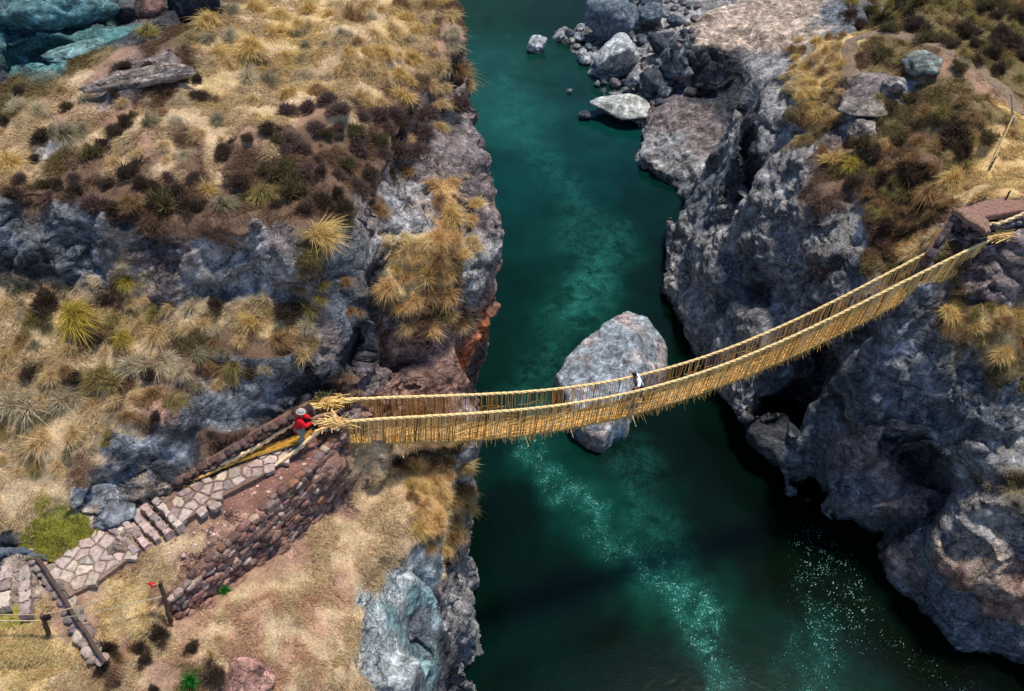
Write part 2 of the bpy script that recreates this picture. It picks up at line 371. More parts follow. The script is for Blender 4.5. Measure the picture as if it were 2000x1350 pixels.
def block(x0, x1, y0, y1, step, regs, voxel, name, lumps=(), seedo=0.):
    xs = np.arange(x0, x1+step/2, step); ys = np.arange(y0, y1+step/2, step); nx, ny = len(xs), len(ys)
    X, Y = np.meshgrid(xs, ys); H = height(X, Y, regs, seedo, x0 < -20)
    v = np.stack([X, Y, H], -1).reshape(-1, 3); vb = v.copy(); vb[:, 2] = BED-1
    i = (np.arange(ny-1)[:, None]*nx+np.arange(nx-1)[None]).ravel()
    f = np.stack([i, i+1, i+nx+1, i+nx], 1); n = nx*ny; fb = f[:, ::-1]+n
    e = np.concatenate([np.arange(nx), (np.arange(1, ny))*nx+nx-1, (ny-1)*nx+np.arange(nx-2, -1, -1), np.arange(ny-2, 0, -1)*nx])
    e2 = np.roll(e, -1); fs = np.stack([e, e+n, e2+n, e2], 1)
    V = [v, vb]; F = [f, fb, fs]; F = [np.concatenate([q[:, [0, 1, 2]], q[:, [0, 2, 3]]]) for q in F]; k = 2*n
    for (c, s) in lumps:
        sv, sf = stone(3, s, RNG, 12, .1, 8); V.append(sv+c); F.append(sf+k); k += len(sv)
    me = mesh_np(name, np.concatenate(V), np.concatenate(F))
    o = obj(name, me); md = o.modifiers.new('r', 'REMESH'); md.mode = 'VOXEL'; md.voxel_size = voxel
    bpy.context.view_layer.update()
    ev = o.evaluated_get(bpy.context.evaluated_depsgraph_get()); m2 = ev.to_mesh()
    n2 = len(m2.vertices); co = np.empty(n2*3, np.float32); m2.vertices.foreach_get('co', co); co = co.reshape(-1, 3)
    nl = len(m2.loops); li = np.empty(nl, np.int32); m2.loops.foreach_get('vertex_index', li)
    assert nl == 4*len(m2.polygons)
    q = li.reshape(-1, 4); ev.to_mesh_clear(); bpy.data.objects.remove(o); bpy.data.meshes.remove(me)
    keep = (co[q, 2].max(1) > -.9) & (co[q, 0].min(1) > x0+.3) & (co[q, 0].max(1) < x1-.3) & (co[q, 1].min(1) > y0+.3) & (co[q, 1].max(1) < y1-.3)
    q = q[keep]; u, inv = np.unique(q, return_inverse=True)
    return co[u], inv.reshape(-1, 4).astype(np.int32), (xs, ys, H)
def normals(v, q):
    a, b, c, d = (v[q[:, i]] for i in range(4)); n = np.cross(c-a, d-b)
    N = np.zeros_like(v)
    for i in range(4):
        for k in range(3): N[:, k] += np.bincount(q[:, i], n[:, k], len(v)).astype(np.float32)
    return N/(np.linalg.norm(N, axis=1)[:, None]+1e-9)
def smooth_(v, q, it=2):
    for _ in range(it):
        s = np.zeros_like(v); c = np.zeros(len(v), np.float32)
        m = v[q].mean(1)
        for i in range(4):
            for k in range(3): s[:, k] += np.bincount(q[:, i], m[:, k], len(v)).astype(np.float32)
            c += np.bincount(q[:, i], minlength=len(v))
        v = s/np.maximum(c, 1)[:, None]
    return v

# ------------------------------------------------------------------ survey of ground cover and some painted shade, one letter per 50 px cell
SURVEY = [
"TTTTkukkdsgsgssgsd......cccnnnnnbbvvvvvv","TTTTTkdvggsggssgsp...cccbccnnnnnbgvvvvvv","kTTvpuudsgdgssgssd....cwccckkccggdvvppvv",
"vvspuddsgsssgssddu.....ccku"+"kkccgvuubvvpv","vspspsssssgspsdduku....wwuuukkcvdcvvvvvy","sscsspsdspsddddduuu.....cccuckcvuuvdvvyy",
"gsvdsdsdsdddddduuuu......cccbkccdvdddvyy","ddddddddddvddddccouc......bbkcccdddvvgyy","bbbbdddddddddvuccouc.......bccccdcdddurr",
"bbbbkkkucccuvbcggoc.......cccccccc"+"dovuuu","kkbbsuuuccccvbkggvc.......ccbbccrbvgvduu","ssssdsuccccuubkvgdc........cbkbcccbbuvuu",
"svgdgsssvsgdubkudvr.........bccnubbbbvgg","sssdvsdvvdduukkrrrO.........cnnuubbbbbvg","svssdvsdubbkkkurrru.........cbbkkkbbbbbv",
"ssssdsrkbbbkkdrrrrr.........cckkkbbbbbbb","sssssdkbbbkddurrrru..........kkbbuubbbkc","ssssbbbkddeeerssdvc............bbuukkccc",
"sssdbbkvnneerrssogc............bbbukkcvv","sssbbnnneeerrrssogc.............bbuukccv","smmnnnnpprrrssssogc..............bbkbccc",
"knnnnpssrrrpsssswgc...............uubnnu","nnnnpssrrrqssqswwuc................ubrnr","nnppggrrqsqsqswwtcc................bbbrr",
"mgppggsqsqssqswtbcc..................bbb","ggggpssqsqsqsswwtkc.....................","ggssdspvprqsqswwbkc....................."]
# letter (k: dark rock, also painted shade of gaps and caves): colour, share of grass blades, soft ground (1) or rock (0)
PAL = {'s': (200,174,138,1,1), 'g': (208,180,130,1,1), 'o': (210,168,114,1,1), 'd': (116,92,74,.8,1), 'p': (164,132,110,.3,1), 'e': (146,106,94,.0,1), 'y': (216,182,128,.75,1), 'q': (186,150,122,.55,1), 'm': (158,150,74,1,1), 'v': (118,102,68,1,1),
 'b': (112,117,124,0,0), 'k': (64,66,72,0,0), 'c': (150,148,148,0,0), 'w': (172,180,182,0,0), 't': (122,152,156,0,0), 'T': (84,126,126,0,0), 'r': (150,118,104,0,.35), 'O': (206,122,80,0,0),
 'u': (128,116,114,0,0), 'n': (178,160,144,0,0)}
TERR = {}
def bvh_of(v, q): return BVHTree.FromPolygons(v.tolist(), q.tolist(), all_triangles=False)
def cast(b, px, py):
    d = Vector(ray(px, py)).normalized(); h = b.ray_cast(Vector((0, 0, CAM_Z)), d)
    return (np.array(h[0]), np.array(h[1])) if h[0] is not None else None
def seeds_for(b):
    S = []
    for j, row in enumerate(SURVEY):
        for i, ch in enumerate(row):
            if ch == '.' : continue
            h = cast(b, 25+50*i, 25+50*j)
            if h is not None: S.append((*h[0], *lin(PAL[ch][:3]), PAL[ch][4], PAL[ch][3]))
    return np.array(S, np.float32)
def paint(v, S):
    wp = v+.75*np.stack([fbm(v*.55+a, 3) for a in (0, 31, 77)], 1)
    out = np.empty((len(v), 5), np.float32); sp = S[:, :3]*np.array([1, 1, 1.1], np.float32); ss = (sp**2).sum(1)
    for i in range(0, len(v), 60000):
        q = wp[i:i+60000]*np.array([1, 1, 1.1], np.float32)
        d = np.maximum((q**2).sum(1)[:, None]+ss[None]-2*q@sp.T, .05)
        w = 1/(d*d*d); w /= w.sum(1)[:, None]; out[i:i+60000] = w@S[:, 3:]
    return out
TILTM = np.array(Matrix.Rotation(.45, 3, 'X') @ Matrix.Rotation(-.35, 3, 'Y') @ Matrix.Rotation(.5, 3, 'Z'), np.float32)
CALM = [(P(890, 745, 13.5), 3.4, .75), (P(1500, 60, 8), 9., .8), (P(1350, 290, 2.4), 5., .6), (P(790, 1230, 10), 3.5, .5), (P(1940, 1120, 5), 4., .55), (P(1800, 1160, 1.5), 4, .6)]
def displace(v, q, paintv, lumpA, off):
    n = normals(v, q); rock = np.clip(1-paintv[:, 3]*1.15, 0, 1); up = n[:, 2]
    rock = np.maximum(rock, np.clip((.62-up)*2.2, 0, 1))
    wob = .5*np.stack([perlin(v*.45+a) for a in (3, 41, 83)], 1)
    w1, w2 = worley((v+wob)*np.array([.23, .26, .34], np.float32)+off)
    w3, w4 = worley((v+wob*.5)*np.array([.6, .6, .8], np.float32)+off)
    lump = (.3-w1**2)*lumpA*.8 - .38*lumpA*np.exp(-((w2-w1)/.07)**2)*np.clip(.5+1.6*perlin(v*.3+7), 0, 1) + fbm(v*.32+19, 3)*.8*lumpA
    amp = np.clip(.5+1.4*perlin(v*.22+91), .12, 1.)
    med = (.3-w3**2)*.2*amp - .1*amp*np.exp(-((w4-w3)/.08)**2)*np.clip(.4+1.5*perlin(v*.6+3), 0, 1)
    wb = wob*.5+.12*np.stack([perlin(v*1.7+a) for a in (9, 51, 73)], 1)
    b1, b2, bid = worley((v+wb)@TILTM*np.array([.5, .75, 1.05], np.float32)+off+5, True)
    c1, c2, cid = worley((v+wb*.7)@TILTM*np.array([1.3, 1.7, 2.4], np.float32)+off+9, True)
    st = (v@TILTM)[:, 2]*1.15+fbm(v*.4+3, 2)*1.1; st = st-np.floor(st)
    rid = (bid-.5)*.42*(.5+amp)-.16*np.exp(-((b2-b1)/.06)**2)+(cid-.5)*.17-.06*np.exp(-((c2-c1)/.08)**2)+(st-.5)*.22*np.clip(.3+1.5*perlin(v*.3+55), 0, 1)
    pt, _ = worley(v*2.1+off)
    fine = fbm(v*2.2, 3)*.07*(.5+amp) - .2*amp*np.clip(.33-pt, 0, 1)/.33
    calm = np.ones(len(v), np.float32)
    for cc, rr, kk in CALM: calm *= 1-kk*np.clip(1.6-1.6*np.linalg.norm(v-cc, axis=1)/rr, 0, 1)
    quiet = np.clip(.45+2.0*perlin(v*.16+off+200), .12, 1.); rid = rid*quiet; fine = fine*(.5+.5*quiet)
    lump = lump*calm; med = med*calm; rid = rid*calm; fine = fine*(.4+.6*calm)
    d = rock*(lump-.1*lumpA+med+rid+fine) + (1-rock)*(fbm(v*.8, 3)*.16+perlin(v*3.1)*.035)
    return v+n*d[:, None].astype(np.float32), rock
def make_terrain(name, ext, regs, voxel, lumpA, lumps=(), seedo=0., caves=(), bulges=()):
    v, q, (gx, gy, GH) = block(*ext, .25, regs, voxel, name, lumps, seedo); v = smooth_(v, q, 2)
    if ext[0] < -20:                    # the river has undercut this bank
        k = np.clip((v[:, 0]+7)/3, 0, 1); ix = np.clip(((v[:, 0]-1.6-gx[0])/.25).astype(int), 0, len(gx)-1); iy = np.clip(((v[:, 1]-gy[0])/.25).astype(int), 0, len(gy)-1)
        drop = np.maximum(GH[iy, ix]-v[:, 2]-.3, 0); v[:, 0] -= k*np.minimum(drop*.19, .7+1.9*np.clip((v[:, 1]-24)/3, 0, 1))
    else:
        v[:, 0] += .55*np.clip(1.6-v[:, 2], 0, 1.6); v[:, 1] += .2*np.clip(1.6-v[:, 2], 0, 1.6)
    b = bvh_of(v, q); S = seeds_for(b)
    for px, py, r, dep, dx, dy, dz in caves:          # hollows worn into the rock
        h = cast(b, px, py)
        if h is None: continue
        e = (v-h[0]-np.array([0, r*.2, 0]))/np.array([r, r, r*.8]); k = np.clip(1-(e**2).sum(1), 0, 1)**.7
        v = v+k[:, None]*dep*np.array([dx, dy, dz], np.float32)
    for px, py, r, amp, ax, az_, dx, dy, dz in bulges:      # rounded masses standing proud of the face
        h = cast(b, px, py)
        if h is None: continue
        e = (v-h[0])/np.array([r*ax, r, r*az_]); e = e+.12*np.stack([perlin(v*.5+a) for a in (3, 33, 63)], 1); k = np.clip(1-(e**2).sum(1), 0, 1)**.42
        v = v+k[:, None]*amp*np.array([dx, dy, dz], np.float32)
    v = v.astype(np.float32); v = smooth_(v, q, 1); pv = paint(v, S)
    v2, rock = displace(v, q, pv, lumpA, seedo); pv = paint(v2, S)
    veg = pv[:, 3]*np.clip((normals(v2, q)[:, 2]-.12)*3.5, 0, 1)
    me = mesh_np(name, v2, q); set_col(me, pv[:, :3]); set_f(me, veg, 'veg'); set_f(me, pv[:, 4]*np.minimum(veg*1.4, 1), 'blade')
    o = struct(obj(name, me, M_TER)); print(name, len(v2), len(S))
    return dict(o=o, v=v2, q=q, bvh=bvh_of(v2, q), S=S)
import time; T0 = time.time()
def tick(s): print('[%.1fs] %s' % (time.time()-T0, s))
TL = make_terrain('terrain_left', (-36, .6, 5, 58), LEFT, .095, .6, (), 0., [(690,705,1.1,1.3,-.2,.9,-.4),(610,770,.9,.8,-.1,.9,-.3),(60,430,1.,.7,0,.9,-.3),(240,440,.8,.7,0,.9,-.3),(55,112,1.8,2.2,0,.3,-1),(375,30,1.3,1.6,0,.4,-1),(225,35,1.0,1.2,0,.4,-1),(890,1200,.8,.8,-.9,.3,-.3),(830,1290,.9,.9,-.3,.8,-.5)]); tick('left')
TR = make_terrain('terrain_right', (2.5, 64, 6, 112), RIGHT, .12, .7, (), 13., [(1628,745,2.1,3.4,.1,.9,-.45),(1580,765,1.2,1.6,.1,.9,-.4),(1518,838,1.25,1.9,.3,.85,-.3),(1825,915,1.6,2.4,.1,.9,-.4),(1472,285,1.3,2.4,.1,.4,-.95),
   (1474,345,1.1,2.,.1,.5,-.9),(1425,375,.8,1.,.2,.8,-.5),(1340,570,.9,.7,.5,.6,-.2),(1415,600,.8,.8,.2,.8,-.4),(1515,590,.9,.8,.1,.9,-.3),(1440,530,.7,.6,.1,.9,-.3),(1795,350,1.,.7,0,.6,-.9),(1805,410,.9,.6,0,.6,-.9),
   (1870,1050,.9,.9,0,.8,-.5),(1750,830,1.1,.8,.1,.9,-.4),(1990,1110,.8,.8,0,.9,-.3),(1380,190,1.3,1.,0,.8,-.5)],
  [(1500,225,3.2,1.1,.9,1.3,-.55,-.5,.5),(1560,410,4.2,1.6,1.2,1.,-.45,-.7,.4),(1395,505,2.6,1.0,1.3,.8,-.7,-.5,.2),(1480,640,2.4,1.2,1.7,.5,-.5,-.8,.2),(1465,755,2.2,1.1,1.2,.8,-.5,-.8,.2),(1650,930,3.4,1.4,1.,1.,-.4,-.8,.3),
   (1740,700,3.,1.3,.9,1.6,-.3,-.8,.3),(1870,740,3.2,1.4,1.,1.3,-.2,-.85,.3),(1960,960,3.,1.5,1.4,.8,-.2,-.8,.4),(1900,1085,2.6,1.6,1.7,.7,-.3,-.8,.35),(1670,560,2.8,1.1,1.4,.8,-.4,-.7,.4),(1410,395,1.5,.6,1.6,.7,-.3,-.7,.3),
   (1800,850,2.4,1.1,1.3,.8,-.3,-.8,.3),(1760,980,2.,1.,1.5,.7,-.3,-.8,.2),(1390,120,2.8,1.,1.2,1.1,-.5,-.7,.3),(1320,300,2.8,.7,1.3,.6,-.3,-.4,.5),(1600,640,2.,.9,1.5,.6,-.4,-.8,.2),(1470,420,2.2,1.0,.8,1.3,-.6,-.6,.3),(1580,730,1.8,.7,1.5,.6,-.2,-.8,.3)]); tick('right')
def hit(px, py):
    best = None
    for T in (TL, TR):
        h = cast(T['bvh'], px, py)
        if h is not None and (best is None or h[0][1] < best[0][1]): best = h
    return best
def ground(x, y):
    z = None
    for T in (TL, TR):
        h = T['bvh'].ray_cast(Vector((x, y, 60)), Vector((0, 0, -1)))
        if h[0] is not None and (z is None or h[0].z > z): z = h[0].z
    return z

# ------------------------------------------------------------------ water
def seg_dist(X, Y, pts):
    d = np.full(X.shape, 1e9)
    for a, b in zip(pts[:-1], pts[1:]):
        e = b-a; L = (e[:2]**2).sum()+1e-9; t = np.clip(((X-a[0])*e[0]+(Y-a[1])*e[1])/L, 0, 1)
        d = np.minimum(d, (X-a[0]-t*e[0])**2+(Y-a[1]-t*e[1])**2)
    return np.sqrt(d)
def water():
    xs = np.arange(-14, 66, .35); ys = np.arange(6, 150, .35); X, Y = np.meshgrid(xs, ys)
    pw = np.stack([X.ravel()*.35, Y.ravel()*.35, 0*X.ravel()], 1); n = fbm(pw, 4).reshape(X.shape); n2 = fbm(pw*2+9, 3).reshape(X.shape)
    Xw = X+.9*n; Yw = Y+.9*n2
    wc = [(950,20,24,78,44),(1100,20,14,60,34),(1180,60,10,44,28),(960,130,40,110,104),(1050,130,28,92,84),(1130,160,24,84,80),(1010,230,40,118,116),(1150,260,18,90,92),(1000,350,14,92,94),(1180,360,8,80,82),
      (1030,450,10,80,80),(1200,470,8,66,62),(1260,400,8,58,56),(980,560,6,62,58),(1150,580,10,74,66),(1300,560,10,50,42),(1000,700,8,56,46),(1080,640,10,70,62),(1350,640,10,40,32),(1340,520,8,40,36),
      (1010,850,6,48,42),(1060,880,14,82,74),(1250,900,8,34,24),(1400,900,6,30,22),(1000,1000,4,34,28),(1130,970,14,92,84),(1050,1100,3,34,30),(1200,1060,10,84,74),(1300,1150,12,92,80),(1150,1200,3,38,36),
      (1400,1050,6,38,30),(1500,1100,6,30,18),(1400,1200,10,66,56),(1100,1320,3,44,40),(1300,1320,6,44,40),(1450,1300,8,54,44),(1600,1330,12,66,56),(1650,1200,8,34,24),(1800,1300,6,26,16),(1950,1320,5,22,14),(1550,980,4,24,18)]
    A = np.array([[*P(a, b, 0)[:2], *lin((r, g, c))] for a, b, r, g, c in wc])
    c = np.zeros(X.shape+(3,)); s = np.zeros(X.shape)
    for q in A:
        w = 1/((Xw-q[0])**2+(Yw-q[1])**2+1.)**2; c += w[..., None]*q[2:]; s += w
    c /= s[..., None]; c *= np.array([.9, 1.0, .84])
    f1 = W(*[(a, b, 0) for a, b in ((985,150),(1000,230),(1050,300),(1100,350),(1130,410),(1110,460),(1160,520),(1150,580),(1090,640),(1060,720),(1040,800),(1035,860),(1080,930),(1130,985),(1190,1050),(1250,1110),(1310,1165),(1370,1220),(1400,1300),(1420,1400))])
    f2 = W(*[(a, b, 0) for a, b in ((1200,450),(1180,520),(1120,600))]); f3 = W(*[(a, b, 0) for a, b in ((1230,880),(1250,980),(1310,1080),(1380,1180))])
    f4 = W(*[(a, b, 0) for a, b in ((1590,1060),(1620,1150),(1600,1240),(1580,1340))]); f5 = W(*[(a, b, 0) for a, b in ((1600,1100),(1680,1200),(1800,1290),(1900,1340))])
    k = lambda d, w: np.exp(-(d/w)**2)
    foam = np.clip(.48*k(seg_dist(Xw, Yw, f1[:11]), 1.6)+.85*k(seg_dist(Xw, Yw, f1[10:]), .85)+.6*k(seg_dist(Xw, Yw, f2), 1.6)+.45*k(seg_dist(Xw, Yw, f3), 1.3)+.3*k(seg_dist(Xw, Yw, f4[2:]), 1.6), 0, 1)
    spk = np.clip(k(seg_dist(Xw, Yw, f1[11:]), 1.3)+.45*k(seg_dist(Xw, Yw, f3), 1.6)+.9*k(seg_dist(Xw, Yw, f4), 1.9)+.7*k(seg_dist(Xw, Yw, f5), 1.8)+.25*k(seg_dist(Xw, Yw, f1[:11]), 1.6), 0, 1)
    nx, ny = len(xs), len(ys); i = (np.arange(ny-1)[:, None]*nx+np.arange(nx-1)[None]).ravel()
    me = mesh_np('river_water', np.stack([X, Y, 0*X], -1).reshape(-1, 3), np.stack([i, i+1, i+nx+1, i+nx], 1))
    set_col(me, c.reshape(-1, 3)); set_f(me, foam.ravel(), 'foam'); set_f(me, spk.ravel(), 'spark')
    struct(obj('water', me, M_WATER))
    # the wide land under and around the canyon
    R = 900; g = [(-R, -R, -2.6), (R, -R, -2.6), (R, R, -2.6), (-R, R, -2.6)]
    mb = MB(); mb.add(g, [[0, 1, 2, 3]], lin((128, 108, 80))); struct(mb.build('ground', M_STONE))
water(); tick('water')

# ------------------------------------------------------------------ rope bridge
def fit_bridge():
    near=[(670,825),(950,808),(1086,792),(1251,762),(1300,750),(1370,731),(1520,668),(1618,626),(1737,566),(1818,524),(1954,461)]
    far=[(670,782),(950,771),(1086,761),(1230,738),(1300,720),(1405,689),(1520,640),(1622,594),(1737,531),(1825,489),(1902,447)]
    deck=[(684,862),(827,862),(950,850),(1055,843),(1230,811),(1300,792),(1419,745),(1545,692),(1650,640),(1755,594),(1825,559),(1926,496)]
    A = P(662, 805, 16.6); B = P(1925, 455, 17.5); u = (B-A)[:2]; L = np.linalg.norm(u); u /= L; n = np.array([-u[1], u[0]]); f = []
    for pts, off in ((near, -.56), (far, .5), (deck, -.42)):
        S = []; Z = []
        for p in pts:
            d = ray(*p); t = (n@A[:2]+off)/(n@d[:2]); q = t*d; S.append(u@(q[:2]-A[:2])); Z.append(CAM_Z+q[2])
        f.append(np.polyfit(S, Z, 4))
    return A, u, n, L, f
BA, BU, BN, BL, (ZN, ZF, ZD) = fit_bridge()
def bp(s, off, z): 
    s = np.asarray(s, float); q = BA[None, :2]+s[..., None]*BU+off*BN if np.ndim(off) == 0 else BA[None, :2]+s[..., None]*BU+np.asarray(off)[..., None]*BN
    return np.concatenate([q, np.broadcast_to(np.asarray(z, float), s.shape)[..., None]], -1)
STRAW = lin((222, 184, 118)); GOLD = lin((204, 158, 84)); PALE = lin((236, 212, 160)); DARKST = lin((120, 86, 44))
def jit(c, rng, a=.22): return np.asarray(c)*(1+rng.uniform(-a, a))*(1+rng.uniform(-.05, .05, 3))
def stick(mb, a, b, r, c, r2=None):
    a = np.asarray(a, float); b = np.asarray(b, float); t = b-a; t /= np.linalg.norm(t)+1e-9
    x = np.cross(t, (0.3, .2, 1.)); x /= np.linalg.norm(x)+1e-9; y = np.cross(t, x); r2 = r if r2 is None else r2
    v = [a+(x*math.cos(k)+y*math.sin(k))*r for k in (0, 2.1, 4.2)]+[b+(x*math.cos(k)+y*math.sin(k))*r2 for k in (0, 2.1, 4.2)]
    mb.add(v, [[0, 1, 4], [0, 4, 3], [1, 2, 5], [1, 5, 4], [2, 0, 3], [2, 3, 5]], c)
def bridge():
    rng = np.random.default_rng(3)
    root = empty('rope_bridge', tuple(bp(np.array([0.]), 0, 15.6)[0]))
    tag(root, 'woven straw rope suspension bridge sagging over the green river', 'bridge')
    M = Matrix.Translation(-Vector(root.location))
    def put(mb, name, mat=M_ROPE, par=root, smooth=False):
        o = mb.build(name, mat, None, smooth); o.data.transform(M if par is root else M); o.parent = par; return o
    s = np.linspace(-.2, BL+.3, 260)
    for off, zz in ((-.56, ZN), (.5, ZF)):
        mb = MB(); c = lin((232, 204, 146))
        e = s if off < 0 else s
        p = bp(e, off, np.polyval(zz, e)+.03); p[:, :2] += (rng.normal(size=(len(e), 2))*.006)
        cc = None
        pp = np.array([np.interp(np.linspace(0, 259, 900), np.arange(260), p[:, k]) for k in range(3)]).T
        for ph in (0, 2.094, 4.19):       # three strands laid round each other
            t = np.linspace(0, BL+.5, 900); a = t*7+ph
            q = pp.copy(); q[:, :2] += BN*np.cos(a)[:, None]*.034; q[:, 2] += np.sin(a)*.034
            tube(mb, q, .037, c*(1+.08*math.sin(ph*3)), 6)
        for k in range(300):
            i = rng.integers(0, 899); d = rng.normal(size=3)*.08; stick(mb, pp[i], pp[i]+d, .008, jit(PALE, rng), .002)
        put(mb, 'handrail_rope', smooth=True)
    zc = lambda q: np.polyval(ZD, q)
    mb = MB()                             # cross sticks and straw matting of the walkway
    for k in range(1500):
        q = BL*(k+rng.uniform(0, 1))/1500; z = zc(q)
        a = bp(np.array([q+rng.normal()*.03]), -.44+rng.normal()*.04, z+rng.normal()*.02)[0]; b = bp(np.array([q+rng.normal()*.05]), .44+rng.normal()*.04, z+rng.normal()*.02)[0]
        stick(mb, a, b, rng.uniform(.014, .028), jit(GOLD if rng.random() < .7 else STRAW, rng, .3))
    for k in range(900):
        q = rng.uniform(.1, BL-1.2); o = rng.uniform(-.42, .42); z = zc(q)+.03
        stick(mb, bp(np.array([q]), o, z)[0], bp(np.array([q+rng.uniform(.3, .9)]), o+rng.normal()*.05, z+.02+rng.normal()*.015)[0], .014, jit(STRAW, rng, .25))
    dk = put(mb, 'walkway')
    e = np.linspace(-.6, BL+.6, 240)
    for o in (-.44, -.22, 0, .22, .44):   # the floor cables
        mb = MB(); tube(mb, bp(e, o, np.polyval(ZD, e)-.06), .062, lin((206, 168, 102)), 8, 9., .18); put(mb, 'floor_cable', smooth=True)
    mb = MB()                             # ragged stick ends hanging out over the edge
    for k in range(1300):
        q = BL*rng.random(); z = zc(q); sgn = -1 if rng.random() < .8 else 1
        a = bp(np.array([q]), sgn*.44, z-.05)[0]; L = rng.choice([.12, .2, .3, .42], p=[.35, .35, .22, .08])*rng.uniform(.7, 1.3)
        b = a+np.array([*(BN*sgn*L*rng.uniform(.1, .8)+BU*rng.normal()*.07), -L*rng.uniform(.5, 1)])
        stick(mb, a, b, .02, jit(GOLD, rng, .35), .008)
    for q, L in ((2.1, .9), (7.7, .75), (13.0, .8), (9.9, .6)):
        a = bp(np.array([q]), -.46, zc(q))[0]; stick(mb, a, a+np.array([.25*L, -.55*L, -.5*L]), .026, PALE, .015)
    put(mb, 'stick_fringe', par=dk)
    dense = lambda q: .45+.55*np.exp(-((q-2)/4.)**2)+.3*np.exp(-((q-24)/3)**2)
    for off, zz, cnt in ((-.56, ZN, 1), (.5, ZF, 0)):
        mb = MB(); q = .05
        while q < BL-.35:
            sd = -1 if off < 0 else 1
            top = bp(np.array([q]), off, np.polyval(zz, q))[0]; ln = rng.normal()*.06+(.12 if off < 0 else .05)
            mid = bp(np.array([q-ln*.5]), sd*.5, (np.polyval(zz, q)+zc(q))/2)[0]; bot = bp(np.array([np.clip(q-ln, 0, BL)]), sd*.45, zc(q)-.04)[0]
            c = jit([STRAW*1.1, GOLD, PALE*.9, DARKST][rng.choice(4, p=[.42, .26, .22, .10])], rng, .3); q += .0
            w = rng.uniform(.013, .024)
            stick(mb, top, mid, w, c); stick(mb, mid, bot, w, c)
            q += rng.uniform(.015, .05) if q < 4.5 else rng.uniform(.03, .10) if (off < 0 or rng.random() < dense(q)) else rng.uniform(.07, .2)
        for k in range(330 if off < 0 else 160):      # slanting tie cords and loose straw woven low on the side
            q = rng.uniform(0, BL-1); f = rng.uniform(0, .75)**1.7; z0 = zc(q)+f*(np.polyval(zz, q)-zc(q)); z1 = zc(q+.5)+(f+rng.normal()*.06)*(np.polyval(zz, q+.5)-zc(q+.5))
            stick(mb, bp(np.array([q]), sd*.47, z0)[0], bp(np.array([q+rng.uniform(.3, .7)]), sd*.47, z1)[0], .013, jit(GOLD, rng, .3))
        put(mb, 'side_netting')
    # lashings and anchor ropes on the left bank
    def rope(name, pts, r, c=lin((240, 208, 158)), par=root):
        pts = np.array(pts); n = max(60, int(12*np.linalg.norm(np.diff(pts, axis=0), axis=1).sum()*2)); t = np.linspace(0, len(pts)-1, n)
        pp = np.stack([np.interp(t, np.arange(len(pts)), pts[:, k]) for k in range(3)], 1); mb = MB()
        k = np.ones(9)/9; ps = np.stack([np.convolve(np.pad(pp[:, j], 4, 'edge'), k, 'valid') for j in range(3)], 1)
        L = np.concatenate([[0], np.cumsum(np.linalg.norm(np.diff(ps, axis=0), axis=1))])
        for ph in (0, math.pi):
            a = L*9+ph; q = ps.copy(); q[:, 0] += np.cos(a)*r*.55*.6; q[:, 1] += np.cos(a)*r*.55*.6; q[:, 2] += np.sin(a)*r*.55
            tube(mb, q, r*.68, c*(1.06 if ph else .92), 6)
        return put(mb, name, smooth=True)
    nl = bp(np.array([-.2]), -.56, np.polyval(ZN, -.2)+.03)[0]; fl = bp(np.array([-.2]), .5, np.polyval(ZF, -.2)+.03)[0]
    rope('anchor_rope', [fl, P(632, 785, 16.7), P(602, 806, 16.75), P(560, 836, 16.6), P(500, 874, 16.4), P(440, 905, 16.3), P(350, 942, 16.0)], .105)
    rope('anchor_rope', [nl, P(640, 832, 16.6), P(615, 848, 16.5), P(585, 876, 16.2), P(545, 905, 15.95), P(525, 922, 15.75)], .1)
    rope('anchor_rope', [P(470, 892, 16.2), P(410, 925, 16.15), P(352, 948, 16.0)], .06, lin((224, 178, 96)))
    mb = MB(); path = np.array([P(612, 846, 16.1), P(580, 860, 16.08), P(530, 876, 16.1), P(480, 892, 16.1), P(430, 915, 16.1)])
    for k in range(420):
        t = rng.uniform(0, 3.6); i = int(t); a = path[i]+(path[i+1]-path[i])*(t-i); t2 = min(3.99, t+rng.uniform(.3, .8)); i = int(t2); b = path[i]+(path[i+1]-path[i])*(t2-i)
        w = .34*(1-.16*t); o = np.array([.3, .95, 0])*rng.uniform(-1, 1)*w; stick(mb, a+o+[0, 0, rng.uniform(0, .1)], b+o*.9+[0, 0, rng.uniform(0, .1)], .022, jit(lin((214, 172, 84)), rng, .2))
    put(mb, 'walkway_end_mat')
    def bundle(pts, n, sc, c, name='straw_lashing'):
        mb = MB()
        for p in pts:
            for k in range(n):
                a = p+rng.normal(size=3)*np.array([.22, .14, .1])*sc; d = np.array([rng.normal()*.34+.1, rng.normal()*.16, rng.normal()*.07])*sc
                stick(mb, a-d, a+d, .022, jit(c, rng, .25), .012)
            v, f = stone(2, np.array([.62, .36, .3])*sc, rng, 10, .15); mb.add(v+p, f, c*.8)
        put(mb, name)
    bundle([fl+[-.35, .05, .02], fl+[-.05, .02, 0], P(622, 790, 16.7)], 45, 1., lin((232, 196, 120)))
    bundle([nl+[-.2, 0, .02], nl+[.02, 0, 0]], 45, .9, lin((220, 184, 122)))
    bundle([P(365, 935, 16.0), P(352, 940, 15.95)], 50, 1., lin((226, 176, 92)), 'anchor_bundle')
    fr = bp(np.array([BL+.2]), .5, np.polyval(ZF, BL+.2)+.03)[0]; nr = bp(np.array([BL+.2]), -.56, np.polyval(ZN, BL+.2)+.03)[0]
    rope('anchor_rope', [nr, P(1965, 462, 17.5), P(2000, 452, 17.7), P(2060, 430, 18.0)], .1)
    rope('anchor_rope', [nr, P(1968, 464, 17.4), P(2005, 470, 17.5), P(2070, 486, 17.4)], .06)
